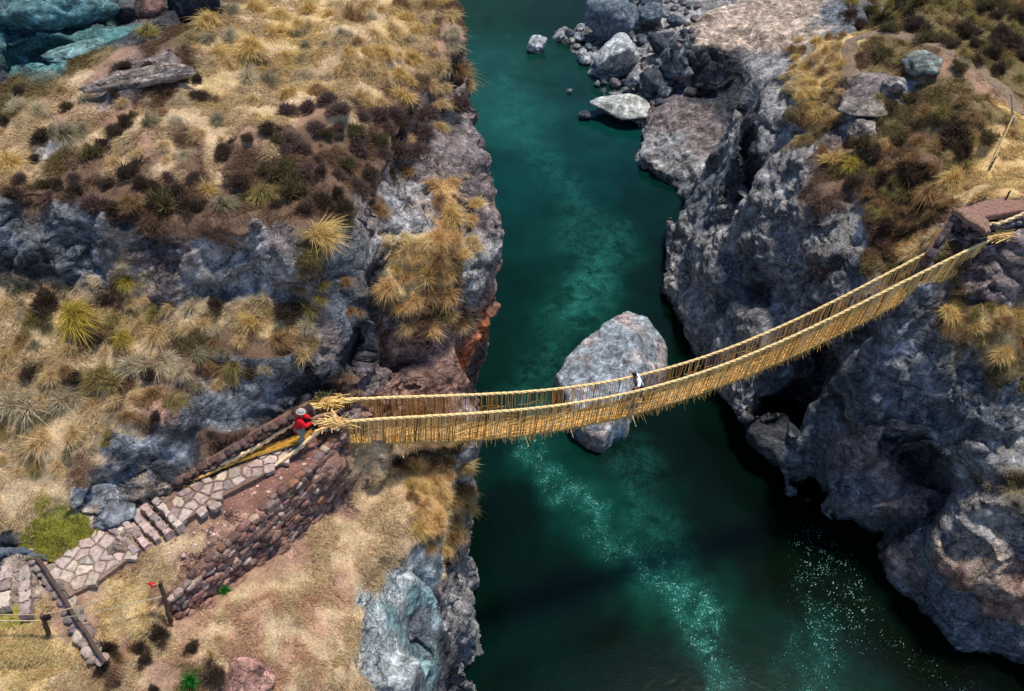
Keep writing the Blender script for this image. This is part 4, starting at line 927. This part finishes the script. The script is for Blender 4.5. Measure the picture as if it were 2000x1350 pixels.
# ------------------------------------------------------------------ plants
def blade_mesh(name, n, R, H, cols, seed, width=.03, lean=(0, 0), flop=1.):
    r = np.random.default_rng(seed); V = []
    K = 5; sub = r.normal(size=(K, 2))*.26*R; sub[0] = 0; sz = r.uniform(.45, .95, K); sz[0] = 1; who = r.choice(K, n, p=[.36, .16, .16, .16, .16]); tl = r.normal(size=(K, 2))*.28
    az = r.uniform(0, 2*math.pi, n); u = r.uniform(0, 1, n)**.6
    base = np.stack([np.cos(az)*u*.17+sub[who, 0], np.sin(az)*u*.17+sub[who, 1], np.zeros(n)], 1)*R
    dr = np.stack([np.cos(az), np.sin(az)], 1)*u[:, None]+np.array(lean)*r.uniform(.3, 1.6, (n, 1))+tl[who]+r.normal(size=(n, 2))*.14; reach = R*r.uniform(.25, .9, n)*flop*sz[who]; h = H*(1.0-.45*u)*r.uniform(.4, 1.1, n)*sz[who]
    side = np.stack([-np.sin(az+r.normal(size=n)*.8), np.cos(az+r.normal(size=n)*.8), r.normal(size=n)*.4], 1); bend = r.normal(size=(n, 2))*.16*R
    for t in (0, .35, .7, 1.):
        hz = h*(2.6*t-2.5*t*t*(.45+.55*u)); p = base+np.concatenate([dr*(reach*t)[:, None]+bend*t*t, hz[:, None]], 1)
        w = width*(1-.75*t)
        if t < 1: V.append(p-side*w/2); V.append(p+side*w/2)
        else: V.append(p)
    V = np.stack(V, 1); m = V.shape[1]; b = np.arange(n)[:, None]*m
    tri = np.array([[0, 1, 3], [0, 3, 2], [2, 3, 5], [2, 5, 4], [4, 5, 6]]); F = (b[:, :, None]+tri[None]).reshape(-1, 3)
    cols = np.array([lin(c) for c in cols]); c = (.55*cols[r.integers(len(cols), size=n)]+.45*cols[0])*r.uniform(.75, 1.2, (n, 1))*np.where(r.random((n, 1)) < .14, np.array([[.5, .45, .42]]), 1.); c = np.repeat(c, m, 0)
    me = mesh_np(name, V.reshape(-1, 3), F); set_col(me, c); me.materials.append(M_GRASS); return me
def shrub_mesh(name, n, R, H, cols, seed):
    r = np.random.default_rng(seed); k = 14; cc = r.normal(size=(k, 3))*np.array([.42, .42, .2])*R; cc[:, 2] = np.abs(cc[:, 2])+.25*H
    i = r.integers(k, size=n); d = r.normal(size=(n, 3)); d /= np.linalg.norm(d, axis=1)[:, None]; d[:, 2] = np.abs(d[:, 2])*.9+.05
    a = cc[i]*.75+d*R*.12; a[:, 2] = np.maximum(a[:, 2], 0); ln = R*r.uniform(.2, .62, n); b = a+(d*.8+r.normal(size=(n, 3))*.3)*ln[:, None]
    s = np.cross(b-a, r.normal(size=(n, 3))); s /= np.linalg.norm(s, axis=1)[:, None]; w = R*.017
    V = np.stack([a-s*w*.5, a+s*w*.5, (a+b)/2+s*w, b, (a+b)/2-s*w], 1); tri = np.array([[0, 1, 2], [0, 2, 4], [4, 2, 3]])
    F = ((np.arange(n)*5)[:, None, None]+tri[None]).reshape(-1, 3); cols = np.array([lin(c) for c in cols]); c = np.repeat(cols[r.integers(len(cols), size=n)]*r.uniform(.6, 1.4, (n, 1)), 5, 0)
    me = mesh_np(name, V.reshape(-1, 3), F, False); set_col(me, c); me.materials.append(M_GRASS); return me
KIND = {'straw': [(220,192,142),(200,172,124),(232,208,162)], 'gold': [(224,194,126),(208,174,106),(234,210,150)], 'pale': [(214,200,168),(190,176,148),(170,156,130)], 'olive': [(158,144,90),(130,118,74),(188,168,110)],
        'grey': [(164,154,124),(138,130,106),(186,174,142)], 'brown': [(166,136,98),(136,104,72),(192,154,104)], 'lime': [(196,176,78),(164,148,66),(210,188,104)], 'orange': [(226,188,132),(208,166,110),(232,204,150)]}
TM = {k: [blade_mesh('ichu_tussock', 820, 1., .8, c, 40+7*i+j, lean=(.1*(j-2), -.28-.06*j), width=.026, flop=1.05) for j in range(5)] for i, (k, c) in enumerate(KIND.items())}
SM = [shrub_mesh('dark_shrub', 1900, 1., .5, c, 80+i) for i, c in enumerate(([(84,70,60),(108,88,72),(68,58,52)], [(112,90,86),(92,74,74),(136,112,98)], [(108,98,66),(84,76,54),(132,118,80)]))]
GREEN = blade_mesh('green_plant', 160, 1., 1.1, [(40,128,50),(30,104,44),(70,140,60)], 5, width=.09)
WORD = {'straw': 'straw coloured', 'gold': 'golden', 'pale': 'pale bleached', 'olive': 'olive green', 'grey': 'grey green', 'brown': 'brown', 'lime': 'yellow green', 'orange': 'orange straw'}
rp = np.random.default_rng(99); PLACED = []
def plant(px, py, wpx, me, name, label, cat, group=None, zs=1., force=False):
    h = hit(px, py)
    if h is None or h[0][2] < 1.: return None
    p, n = h; t = p[1]/ray(px, py)[1]; R = wpx*t/FPX/2
    o = bpy.data.objects.new(name, me); COL.objects.link(o); o.location = p-n*.05*R
    q = Vector((n[0]*.5, n[1]*.5, 1)).normalized().to_track_quat('Z', 'Y'); o.rotation_mode = 'QUATERNION'
    o.rotation_quaternion = q @ Matrix.Rotation(rp.uniform(-.6, .6), 3, 'Z').to_quaternion() if 'tussock' in name else q @ Matrix.Rotation(rp.uniform(0, 6.28), 3, 'Z').to_quaternion()
    R *= 1.15; o.scale = (R*rp.uniform(.8, 1.2), R*rp.uniform(.8, 1.2), R*zs*rp.uniform(.7, 1.3)); tag(o, label, cat, group); PLACED.append((px, py, wpx)); return o
def tuss(px, py, w, k, label, group=None): return plant(px, py, w, TM[k][rp.integers(5)], 'ichu_tussock', label, 'grass tussock', group)
SAL = [(145,618,95,'lime','large bright yellow green tussock on the left shelf below the first cliff band'),(495,632,72,'gold','bright yellow tussock near the cliff edge in the middle of the left shelf'),
 (238,660,60,'lime','yellow green tussock right of the large bright one on the left shelf'),(262,716,70,'pale','rounded pale drooping tussock in the middle of the left shelf'),(205,742,100,'olive','big dark olive tussock left of the rounded pale one'),
 (312,650,66,'straw','tan tussock just above the rounded pale one on the left shelf'),(380,690,66,'grey','grey green spiky tussock at the lower rim of the left shelf'),(125,786,86,'pale','wide pale tussock at the left above the blue grey cliff'),
 (28,792,90,'pale','bleached tussock at the left edge beside the wide pale one'),(300,772,56,'brown','rusty brown tussock above the blue grey cliff face'),(248,552,46,'lime','small yellow green tussock right under the gap in the cliff band'),
 (616,462,88,'gold','golden tussock growing alone on the grey cliff face'),(612,500,54,'olive','small olive tussock hanging under the golden one on the cliff face'),(512,378,90,'olive','spiky olive tussock at the foot of the upper slope'),
 (405,372,56,'gold','small golden tussock left of the spiky olive one'),(125,262,86,'grey','grey green fountain shaped tussock on the upper left slope'),(18,322,80,'gold','golden tussock at the left edge of the upper slope'),
 (165,195,66,'pale','dull pale tussock below the long rock ridge'),(285,246,66,'grey','flattened grey green tussock in the middle of the upper slope'),(432,236,54,'grey','small grey tussock right of the middle of the upper slope'),
 (492,86,80,'gold','bright gold tussock right of the long rock ridge'),(545,66,80,'gold','thick golden tussock at the top of the upper slope'),(285,66,70,'olive','olive tussock under the brown rock knob at the top left'),
 (700,195,84,'straw','large straw tussock near the bush belt on the upper slope'),(256,395,62,'brown','brown tussock among the dark shrubs above the first cliff band'),(430,402,66,'grey','grey spiky tussock among the dark shrubs right above the grey cliff'),
 (735,412,52,'brown','brown tussock on the cliff shoulder near the river'),(600,602,66,'olive','ragged olive tussock at the right end of the left shelf'),(85,862,78,'straw','straw tussock low on the left slope above the path'),
 (1628,312,56,'gold','small golden tussock at the lip of the right hillside'),(1664,322,50,'lime','yellow tussock with drooping blades at the lip of the right hillside'),(1862,352,60,'gold','golden tussock above the dark gully on the right bank'),
 (1795,492,70,'straw','straw tussock hanging beside the right abutment wall'),(1830,462,56,'straw','small straw tussock against the stones of the right abutment')]
for a in SAL: tuss(*a)
plant(440, 1157, 30, GREEN, 'green_plant', 'small bright green plant at the foot of the retaining wall', 'plant')
plant(372, 1332, 46, GREEN, 'green_plant', 'bright green plant in the dry grass at the bottom edge', 'plant')
# dense straw on the shoulder above the river and on the slope under the bridge
def fill(poly, n, sizes, kinds, label, group, probs=None):
    poly = np.array(poly, float); lo, hi = poly.min(0), poly.max(0); c = 0; tries = 0
    while c < n and tries < 4000:
        tries += 1; x, y = rp.uniform(lo, hi)
        if poly_sd(np.array([x]), np.array([y]), poly)[0] > 0: continue
        s = rp.uniform(*sizes)
        if any((x-a)**2+(y-b)**2 < (.30*(s+w))**2 for a, b, w in PLACED): continue
        k = kinds[rp.choice(len(kinds), p=probs)]
        o = plant(x, y, s, SM[k], 'dark_shrub', label, 'shrub', group) if isinstance(k, int) else tuss(x, y, s, k, label, group)
        c += o is not None
fill([(850,390),(925,400),(925,480),(890,560),(900,640),(800,640),(750,560),(770,500),(850,460)], 34, (36, 66), ['orange', 'gold', 'straw', 'brown'], 'orange straw tussock in the dense clump on the cliff shoulder over the river', 'tussocks of the clump over the river', [.4, .2, .25, .15])
fill([(780,905),(900,900),(925,960),(890,1060),(860,1090),(830,1060),(800,980)], 22, (34, 60), ['orange', 'brown', 'gold'], 'orange brown tussock on the cliff rim below the bridge', 'tussocks on the rim below the bridge')
fill([(420,20),(880,0),(900,90),(840,170),(780,200),(720,130),(600,200),(480,150),(400,110)], 58, (34, 68), ['gold', 'straw', 'pale', 'grey', 'brown'], 'golden or straw tussock on the crowded grassy top of the left bank', 'tussocks on the crowded top of the left bank', [.3, .3, .15, .15, .1])
fill([(560,190),(760,190),(800,260),(780,330),(700,390),(560,320),(520,260)], 30, (26, 54), [1, 1, 0, 2], 'dark purplish shrub in the bush belt of the upper slope', 'shrubs in the bush belt of the upper slope')
fill([(0,350),(180,330),(420,350),(520,330),(700,380),(690,430),(480,420),(200,410),(0,390)], 30, (28, 66), [0, 0, 1, 2], 'dark shrub in the row along the top of the first cliff band', 'shrubs along the first cliff band')
fill([(200,110),(390,150),(380,190),(220,180)], 6, (28, 46), [0], 'small dark shrub on the shaded side of the long rock ridge', 'shrubs beside the long rock ridge')
fill([(0,180),(560,180),(560,320),(300,320),(0,320)], 36, (22, 58), ['straw', 'pale', 'brown', 0, 2], 'low tussock or shrub scattered over the open part of the upper left slope', 'scattered plants of the upper left slope', [.3, .2, .15, .25, .1])
fill([(0,545),(330,590),(640,615),(650,680),(380,780),(200,880),(0,960)], 80, (26, 64), ['straw', 'pale', 'olive', 'brown', 0, 'grey'], 'low tussock or shrub in the dry grass of the left shelf', 'scattered plants of the left shelf', [.24, .14, .18, .18, .16, .1])
fill([(730,200),(850,130),(930,110),(940,180),(840,260),(780,360),(740,330)], 18, (38, 62), ['brown', 1, 'straw'], 'dull brown plant on the rim where the left bank drops to the river', 'plants on the upper rim')
fill([(1540,80),(1650,70),(1640,250),(1560,230)], 34, (26, 46), ['gold', 'straw', 'brown'], 'yellow tussock on the bright grass lip of the right hillside', 'tussocks on the bright lip of the right hillside', [.5, .3, .2])
fill([(1600,290),(1870,260),(1900,370),(1840,440),(1740,470),(1680,380)], 48, (30, 62), ['olive', 'brown', 2, 0, 'straw'], 'brown or olive plant in the scrub above the right bank cliff', 'scrub above the right bank cliff', [.25, .35, .15, .15, .1])
fill([(1650,0),(2000,0),(2000,180),(1900,120),(1760,60),(1660,60)], 48, (28, 56), ['olive', 2, 0, 'brown'], 'dark olive plant on the hillside in the top right corner', 'plants of the top right corner', [.4, .25, .2, .15])
fill([(1700,100),(1900,140),(1980,260),(1900,300),(1720,260)], 20, (26, 44), ['olive', 2, 'brown'], 'low olive plant inside the loop of the hillside path', 'plants inside the path loop')
fill([(1840,590),(2000,600),(2000,700),(1920,680),(1850,640)], 14, (34, 60), ['olive', 'gold', 'brown'], 'olive gold tussock on the ledge under the right bridge end', 'tussocks under the right bridge end')
fill([(200,1230),(480,1240),(500,1350),(150,1350)], 14, (26, 50), ['brown', 0, 'straw'], 'low plant in the dry grass along the bottom edge', 'plants along the bottom edge')
fill([(560,560),(680,520),(700,600),(640,640)], 5, (30, 46), ['olive', 'brown'], 'small tussock rooted on the dark cliff right of the left shelf', 'tussocks on the dark cliff')
tick('plants %d' % len(PLACED))

def grass(T, n, name, label, seed):
    r = np.random.default_rng(seed); v, q = T['v'], T['q']
    c = v[q].mean(1); nn = np.cross(v[q[:, 2]]-v[q[:, 0]], v[q[:, 3]]-v[q[:, 1]]); ar = np.linalg.norm(nn, axis=1)/2; nn /= ar[:, None]*2+1e-9
    a = T['o'].data.attributes; L = len(v); cc = np.empty(L*4, np.float32); a['Col'].data.foreach_get('color', cc); cc = cc.reshape(-1, 4)[:, :3]
    vg = np.empty(L, np.float32); a['blade'].data.foreach_get('value', vg); vg = vg[q[:, 0]]
    dist = np.linalg.norm(c-np.array([0, 0, CAM_Z]), axis=1); clear = np.ones(len(c), bool)
    for a, b in PATHPTS: clear &= (c[:, 0]-a)**2+(c[:, 1]-b)**2 > .2
    sx = 1000+FPX*c[:, 0]/(c[:, 1]*math.cos(TILT)+(CAM_Z-c[:, 2])*math.sin(TILT))
    pt = np.clip(fbm(c*.7+60, 4)*1.9+.6, .03, 1.3)
    w = ar*np.clip((vg-.3)*2.5, .0, 1)*pt*(40/dist)**1.5*(sx > -250)*(sx < 2250)*(c[:, 2] > 2)*clear; w /= w.sum()
    i = r.choice(len(q), n, p=w); uv = r.uniform(0, 1, (n, 2, 1)); a4 = v[q[i]]
    p = (a4[:, 0]*(1-uv[:, 0])+a4[:, 1]*uv[:, 0])*(1-uv[:, 1])+(a4[:, 3]*(1-uv[:, 0])+a4[:, 2]*uv[:, 0])*uv[:, 1]
    th = 2.2*fbm(p*.5+5, 3)+r.normal(size=n)*1.0-1.57; d = np.stack([np.cos(th), np.sin(th), np.zeros(n)], 1)+nn[i]*r.uniform(.25, .9, (n, 1)); d[:, :2] += nn[i][:, :2]*.9
    d /= np.linalg.norm(d, axis=1)[:, None]; ln = r.uniform(.08, .27, n)*(.7+.5*pt[i]); s = np.cross(d, nn[i]+r.normal(size=(n, 3))*.6); s /= np.linalg.norm(s, axis=1)[:, None]+1e-9
    wd = r.uniform(.012, .022, n)*np.clip(dist[i]/36, .8, 1.6); mid = p+d*ln[:, None]*.55; tip = mid+(d-nn[i]*.5)*ln[:, None]*.45
    V = np.stack([p-s*wd[:, None]/2, p+s*wd[:, None]/2, mid+s*wd[:, None]*.4, tip, mid-s*wd[:, None]*.4], 1); tri = np.array([[0, 1, 2], [0, 2, 4], [4, 2, 3]])
    F = ((np.arange(n)*5)[:, None, None]+tri[None]).reshape(-1, 3)
    col = cc[q[i, 0]]*r.choice([.55, .85, 1.1, 1.35, 1.7], n, p=[.15, .25, .3, .2, .1])[:, None]*(1+r.normal(size=(n, 3))*.05); col = np.clip(col, .01, .75)
    me = mesh_np(name, V.reshape(-1, 3), F); set_col(me, np.repeat(col, 5, 0)); o = obj(name, me, M_GRASS); tag(o, label, 'grass', kind='stuff'); return o
grass(TL, 430000, 'dry_grass', 'short dry straw coloured grass covering the left bank', 1)
grass(TR, 260000, 'dry_grass', 'short olive and golden grass covering the right hillside', 2)
tick('grass')

# ------------------------------------------------------------------ loose stones on the path terrace
def gravel():
    mb = MB(); r = np.random.default_rng(17); n = 0
    while n < 110:
        px, py = r.uniform(330, 650), r.uniform(860, 1150)
        poly = np.array([(620,870),(650,890),(400,1110),(340,1150),(300,1090),(380,1020),(540,925)])
        if poly_sd(np.array([float(px)]), np.array([float(py)]), poly)[0] > 0: continue
        h = cast(TL['bvh'], px, py)
        if h is None or h[1][2] < .6: continue
        s = r.choice([.08, .13, .2], p=[.6, .3, .1]); v, f = stone(2, (s, s*r.uniform(.6, 1), s*.5), r, 9, .03)
        mb.add(v+h[0]+[0, 0, s*.08], f, jit([lin((186, 156, 142)), lin((150, 118, 104)), lin((206, 186, 172))][r.integers(3)], r)); n += 1
    o = mb.build('gravel', M_STONE); tag(o, 'loose pale stones scattered over the reddish dirt of the path terrace', 'gravel', kind='stuff')
gravel()

# ------------------------------------------------------------------ people
def skin(name, nodes, edges, mat, sub=2):
    """nodes {name: (x,y,z,r)}; the first node is the root"""
    keys = list(nodes); me = bpy.data.meshes.new(name); me.from_pydata([nodes[k][:3] for k in keys], [(keys.index(a), keys.index(b)) for a, b in edges], [])
    o = bpy.data.objects.new(name, me); COL.objects.link(o); o.modifiers.new('s', 'SKIN'); me.skin_vertices[0].data[0].use_root = True
    for i, k in enumerate(keys):
        r = nodes[k][3]; me.skin_vertices[0].data[i].radius = (r, r) if np.isscalar(r) else r
    m = o.modifiers.new('u', 'SUBSURF'); m.levels = m.render_levels = sub; o.modifiers['s'].use_smooth_shade = True
    bpy.context.view_layer.update(); ev = o.evaluated_get(bpy.context.evaluated_depsgraph_get()); m2 = bpy.data.meshes.new_from_object(ev)
    bpy.data.objects.remove(o); m2.name = name; m2.materials.clear(); m2.materials.append(mat); return m2
def flat_col(me, c):
    if 'Col' in me.attributes: me.attributes.remove(me.attributes['Col'])
    set_col(me, np.tile(c, (len(me.vertices), 1)))
def person(label, loc, yaw, J, colr, hand_dir):
    root = empty('person', tuple(loc), yaw); tag(root, label, 'person'); B = {}
    for k, v in J.items(): B[k] = v
    E = [('pelvis','waist'),('waist','chest'),('chest','neck'),('neck','head'),('head','crown'),('chest','shl'),('shl','ell'),('ell','wrl'),('wrl','hal'),('chest','shr'),('shr','elr'),('elr','wrr'),('wrr','har'),
         ('pelvis','hil'),('hil','knl'),('knl','anl'),('anl','tol'),('pelvis','hir'),('hir','knr'),('knr','anr'),('anr','tor')]
    for sd in 'lr':                       # five fingers of unequal length, slightly curled
        w = np.array(B['wr'+sd][:3]); h = np.array(B['ha'+sd][:3]); d = np.array(hand_dir[sd], float); d /= np.linalg.norm(d); s = np.cross(d, (0, 0, 1.)); s /= np.linalg.norm(s)+1e-9; u = np.cross(s, d)
        for i, (o, L) in enumerate(((-.032, .062), (-.011, .075), (.011, .07), (.03, .055))):
            a = h+d*.035+s*o; b = a+d*L*.55-u*.008; c = b+d*L*.35-u*.03
            for nm, p, r in (('a', a, .0095), ('b', b, .009), ('c', c, .007)): B['f%s%d%s' % (sd, i, nm)] = (*p, r)
            E += [('ha'+sd, 'f%s%da' % (sd, i)), ('f%s%da' % (sd, i), 'f%s%db' % (sd, i)), ('f%s%db' % (sd, i), 'f%s%dc' % (sd, i))]
        a = h-s*.04*(1 if sd == 'l' else -1)-d*.005; b = a-s*.025*(1 if sd == 'l' else -1)+d*.03; B['t%sa' % sd] = (*a, .011); B['t%sb' % sd] = (*b, .009); E += [('ha'+sd, 't%sa' % sd), ('t%sa' % sd, 't%sb' % sd)]
    me = skin('body', B, E, M_CLOTH, 2); flat_col(me, lin((142, 98, 74))); obj('body', me, None, root)
    def cloth(name, keys, edges, grow, c):
        n = {k: (*B[k][:3], tuple(np.broadcast_to(B[k][3], 2)+grow)) for k in keys}; me = skin(name, n, edges, M_CLOTH, 2); flat_col(me, lin(c)); return obj(name, me, None, root)
    mid = lambda a, b, t: tuple(np.array(B[a][:3])*(1-t)+np.array(B[b][:3])*t)
    for sd in 'lr': B['cuff'+sd] = (*mid('el'+sd, 'wr'+sd, .9), .036); B['hem'+sd] = (*mid('kn'+sd, 'an'+sd, .92), .052)
    B['hip'] = (*mid('pelvis', 'waist', colr.get('hem', -.25)), .165)
    cloth('jacket', ['chest','waist','hip','neckb','shl','ell','cuffl','shr','elr','cuffr'] if 'neckb' in B else ['chest','waist','hip','shl','ell','cuffl','shr','elr','cuffr'],
          [('chest','waist'),('waist','hip'),('chest','shl'),('shl','ell'),('ell','cuffl'),('chest','shr'),('shr','elr'),('elr','cuffr')], colr.get('grow', .022), colr['jacket'])
    cloth('trousers', ['pelvis','hil','knl','heml','hir','knr','hemr'], [('pelvis','hil'),('hil','knl'),('knl','heml'),('pelvis','hir'),('hir','knr'),('knr','hemr')], .018, colr['trousers'])
    for sd in 'lr':
        mb = MB(); a, t = np.array(B['an'+sd][:3]), np.array(B['to'+sd][:3]); v, f = ico(3); L = np.linalg.norm(t-a)+.14; d = (t-a)/np.linalg.norm(t-a); s2 = np.array([-d[1], d[0], 0]); s2 /= np.linalg.norm(s2)+1e-9; M3 = np.stack([d, s2, np.cross(d, s2)])
        mb.add((v*np.array([L/2, .05, .05]))@M3+(a+t)/2+[0, 0, -.01], f, lin((44, 36, 32))); o = mb.build('shoe', M_CLOTH, root, True)
    hd = np.array(B['head'][:3]); cr = np.array(B['crown'][:3]); ax = cr-hd; ax /= np.linalg.norm(ax); fw = np.array(colr['face'], float); fw -= ax*(fw@ax); fw /= np.linalg.norm(fw); sx = np.cross(fw, ax)
    M3 = np.stack([sx, fw, ax]); v, f = ico(4); hv = v*np.array([.083, .1, .088]); keep = lambda fn: f[np.all(fn(hv[f]), axis=1)]
    mb = MB(); ff = f[(hv[f].mean(1)@np.array([0, -1., .9])) > -.01]; mb.add((hv*1.06)@M3+hd+ax*.035, ff, lin(colr['hair'])); mb.build('hair', M_CLOTH, root, True)
    mb = MB()
    for sg in (-1, 1):
        e = hd+fw*.093+sx*.032*sg+ax*.015; v2, f2 = ico(2); mb.add(v2*.012+e, f2, (.03, .02, .02)); mb.add((v2*np.array([.012, .02, .03]))@M3+hd+sx*.085*sg, f2, lin((142, 98, 74)))
    v2, f2 = ico(2); mb.add((v2*np.array([.013, .02, .024]))@M3+hd+fw*.1-ax*.012, f2, lin((146, 100, 76))); mb.add((v2*np.array([.024, .008, .007]))@M3+hd+fw*.094-ax*.05, f2, lin((120, 60, 52))); mb.build('face', M_CLOTH, root, True)
    if colr.get('hat'):
        mb = MB(); v, f = ico(4); g = f[v[f][:, :, 2].mean(1) > 0.]; mb.add((v*np.array([.112, .125, .11]))@M3+hd+ax*.055, g, lin(colr['hat']))
        r = np.linspace(0, 2*math.pi, 33)[:-1]; ri = np.stack([np.cos(r)*.105, np.sin(r)*.118, 0*r+.0], 1); ro = np.stack([np.cos(r)*.155, np.sin(r)*.17, 0*r-.02], 1)
        V = np.concatenate([ri, ro, ro-[0, 0, .012], ri-[0, 0, .012]])@M3+hd+ax*.06; i = np.arange(32); j = (i+1) % 32; mb.add(V, np.concatenate([np.stack([i, i+32, j+32, j], 1), np.stack([i+32, i+64, j+64, j+32], 1), np.stack([i+64, i+96, j+96, j+64], 1)]), lin(colr['hat']))
        mb.build('hat', M_CLOTH, root, True)
    return root, B, fw
z1 = P(592, 866, 16.05)
J = {'pelvis': (0,0,.95,(.15,.115)), 'waist': (.01,.03,1.1,(.135,.105)), 'chest': (.0,.1,1.34,(.165,.12)), 'neck': (0,.16,1.52,.058), 'head': (0,.2,1.64,.088), 'crown': (0,.21,1.72,.075),
     'shl': (-.2,.11,1.42,.062), 'ell': (-.25,.24,1.16,.047), 'wrl': (-.12,.45,1.12,.031), 'hal': (-.08,.52,1.13,.036), 'shr': (.2,.11,1.42,.062), 'elr': (.26,.26,1.17,.047), 'wrr': (.14,.48,1.2,.031), 'har': (.1,.55,1.21,.036),
     'hil': (-.1,0,.9,.1), 'knl': (-.11,.1,.5,.066), 'anl': (-.11,-.02,.09,.042), 'tol': (-.12,.12,.045,.036), 'hir': (.1,0,.9,.1), 'knr': (.11,.05,.5,.066), 'anr': (.11,-.12,.09,.042), 'tor': (.12,.02,.045,.036)}
pr, Bp, fw = person('person in a red jacket and pale hat standing at the left bridge end', z1, -1.35, J, {'jacket': (206, 26, 40), 'trousers': (128, 140, 136), 'hair': (40, 32, 28), 'hat': (176, 168, 162), 'hem': -2.0, 'grow': .045, 'face': (0, 1, -.3)}, {'l': (.4, 1, 0), 'r': (-.3, 1, 0)})
pr.scale = (1.12,)*3
sp = 13.6; zd = float(np.polyval(ZD, sp)); pl = bp(np.array([sp]), .14, zd+.05)[0]
yaw = math.atan2(BU[1], BU[0])+math.pi/2-.1
rl = float(np.polyval(ZF, sp-.2)); rr_ = rl-zd
J = {'pelvis': (0,0,.9,(.145,.11)), 'waist': (0,.05,1.06,(.13,.1)), 'chest': (-.02,.15,1.27,(.16,.115)), 'neck': (-.02,.24,1.43,.056), 'head': (-.02,.3,1.54,.088), 'crown': (-.02,.33,1.62,.075),
     'shl': (-.21,.16,1.36,.06), 'ell': (-.34,.1,1.14,.045), 'wrl': (-.45,.2,1.2,.03), 'hal': (-.47,.26,1.24,.036), 'shr': (.17,.16,1.36,.06), 'elr': (.36,.22,1.38,.045), 'wrr': (.48,.34,rr_+.0,.03), 'har': (.5,.4,rr_+.03,.036),
     'hil': (-.1,0,.86,.1), 'knl': (-.12,.2,.5,.066), 'anl': (-.12,.26,.1,.042), 'tol': (-.12,.4,.05,.036), 'hir': (.1,0,.86,.1), 'knr': (.1,.0,.47,.066), 'anr': (.09,-.26,.13,.042), 'tor': (.1,-.13,.06,.036)}
J = {k: (-v[0], *v[1:]) for k, v in J.items()}; J = {({'l': 'r', 'r': 'l'}[k[-1]].join([k[:-1], '']) if k[:2] in ('sh', 'el', 'wr', 'ha', 'hi', 'kn', 'an', 'to') else k): v for k, v in J.items()}
pr, Bp, fw = person('person in a pale blue shirt crossing the bridge and holding its far rope', pl, yaw-math.pi/1.0+math.pi, J, {'jacket': (206, 216, 232), 'trousers': (74, 48, 42), 'hair': (30, 24, 22), 'face': (0, 1, -.5)}, {'l': (-.2, 1, 0), 'r': (0, 1, .1)})
pr.scale = (1.2,)*3
mb = MB(); ch = np.array(Bp['chest'][:3]); t = np.linspace(0, 2*math.pi, 40); a = np.array([.95, 0, .55]); b = np.array([0, 1, .1])
tube(mb, ch+np.array([0, -.02, -.06])+np.outer(np.cos(t), a)*.205+np.outer(np.sin(t), b)*.165, .024, lin((30, 36, 62)), 6); mb.build('shoulder_strap', M_CLOTH, pr, True)
mb = MB(); v, f = stone(3, (.14, .22, .26), rq, 8, .03); mb.add(v+np.array([-.24, -.02, 1.0]), f, lin((44, 30, 30))); mb.build('shoulder_bag', M_CLOTH, pr, True)
tick('people')
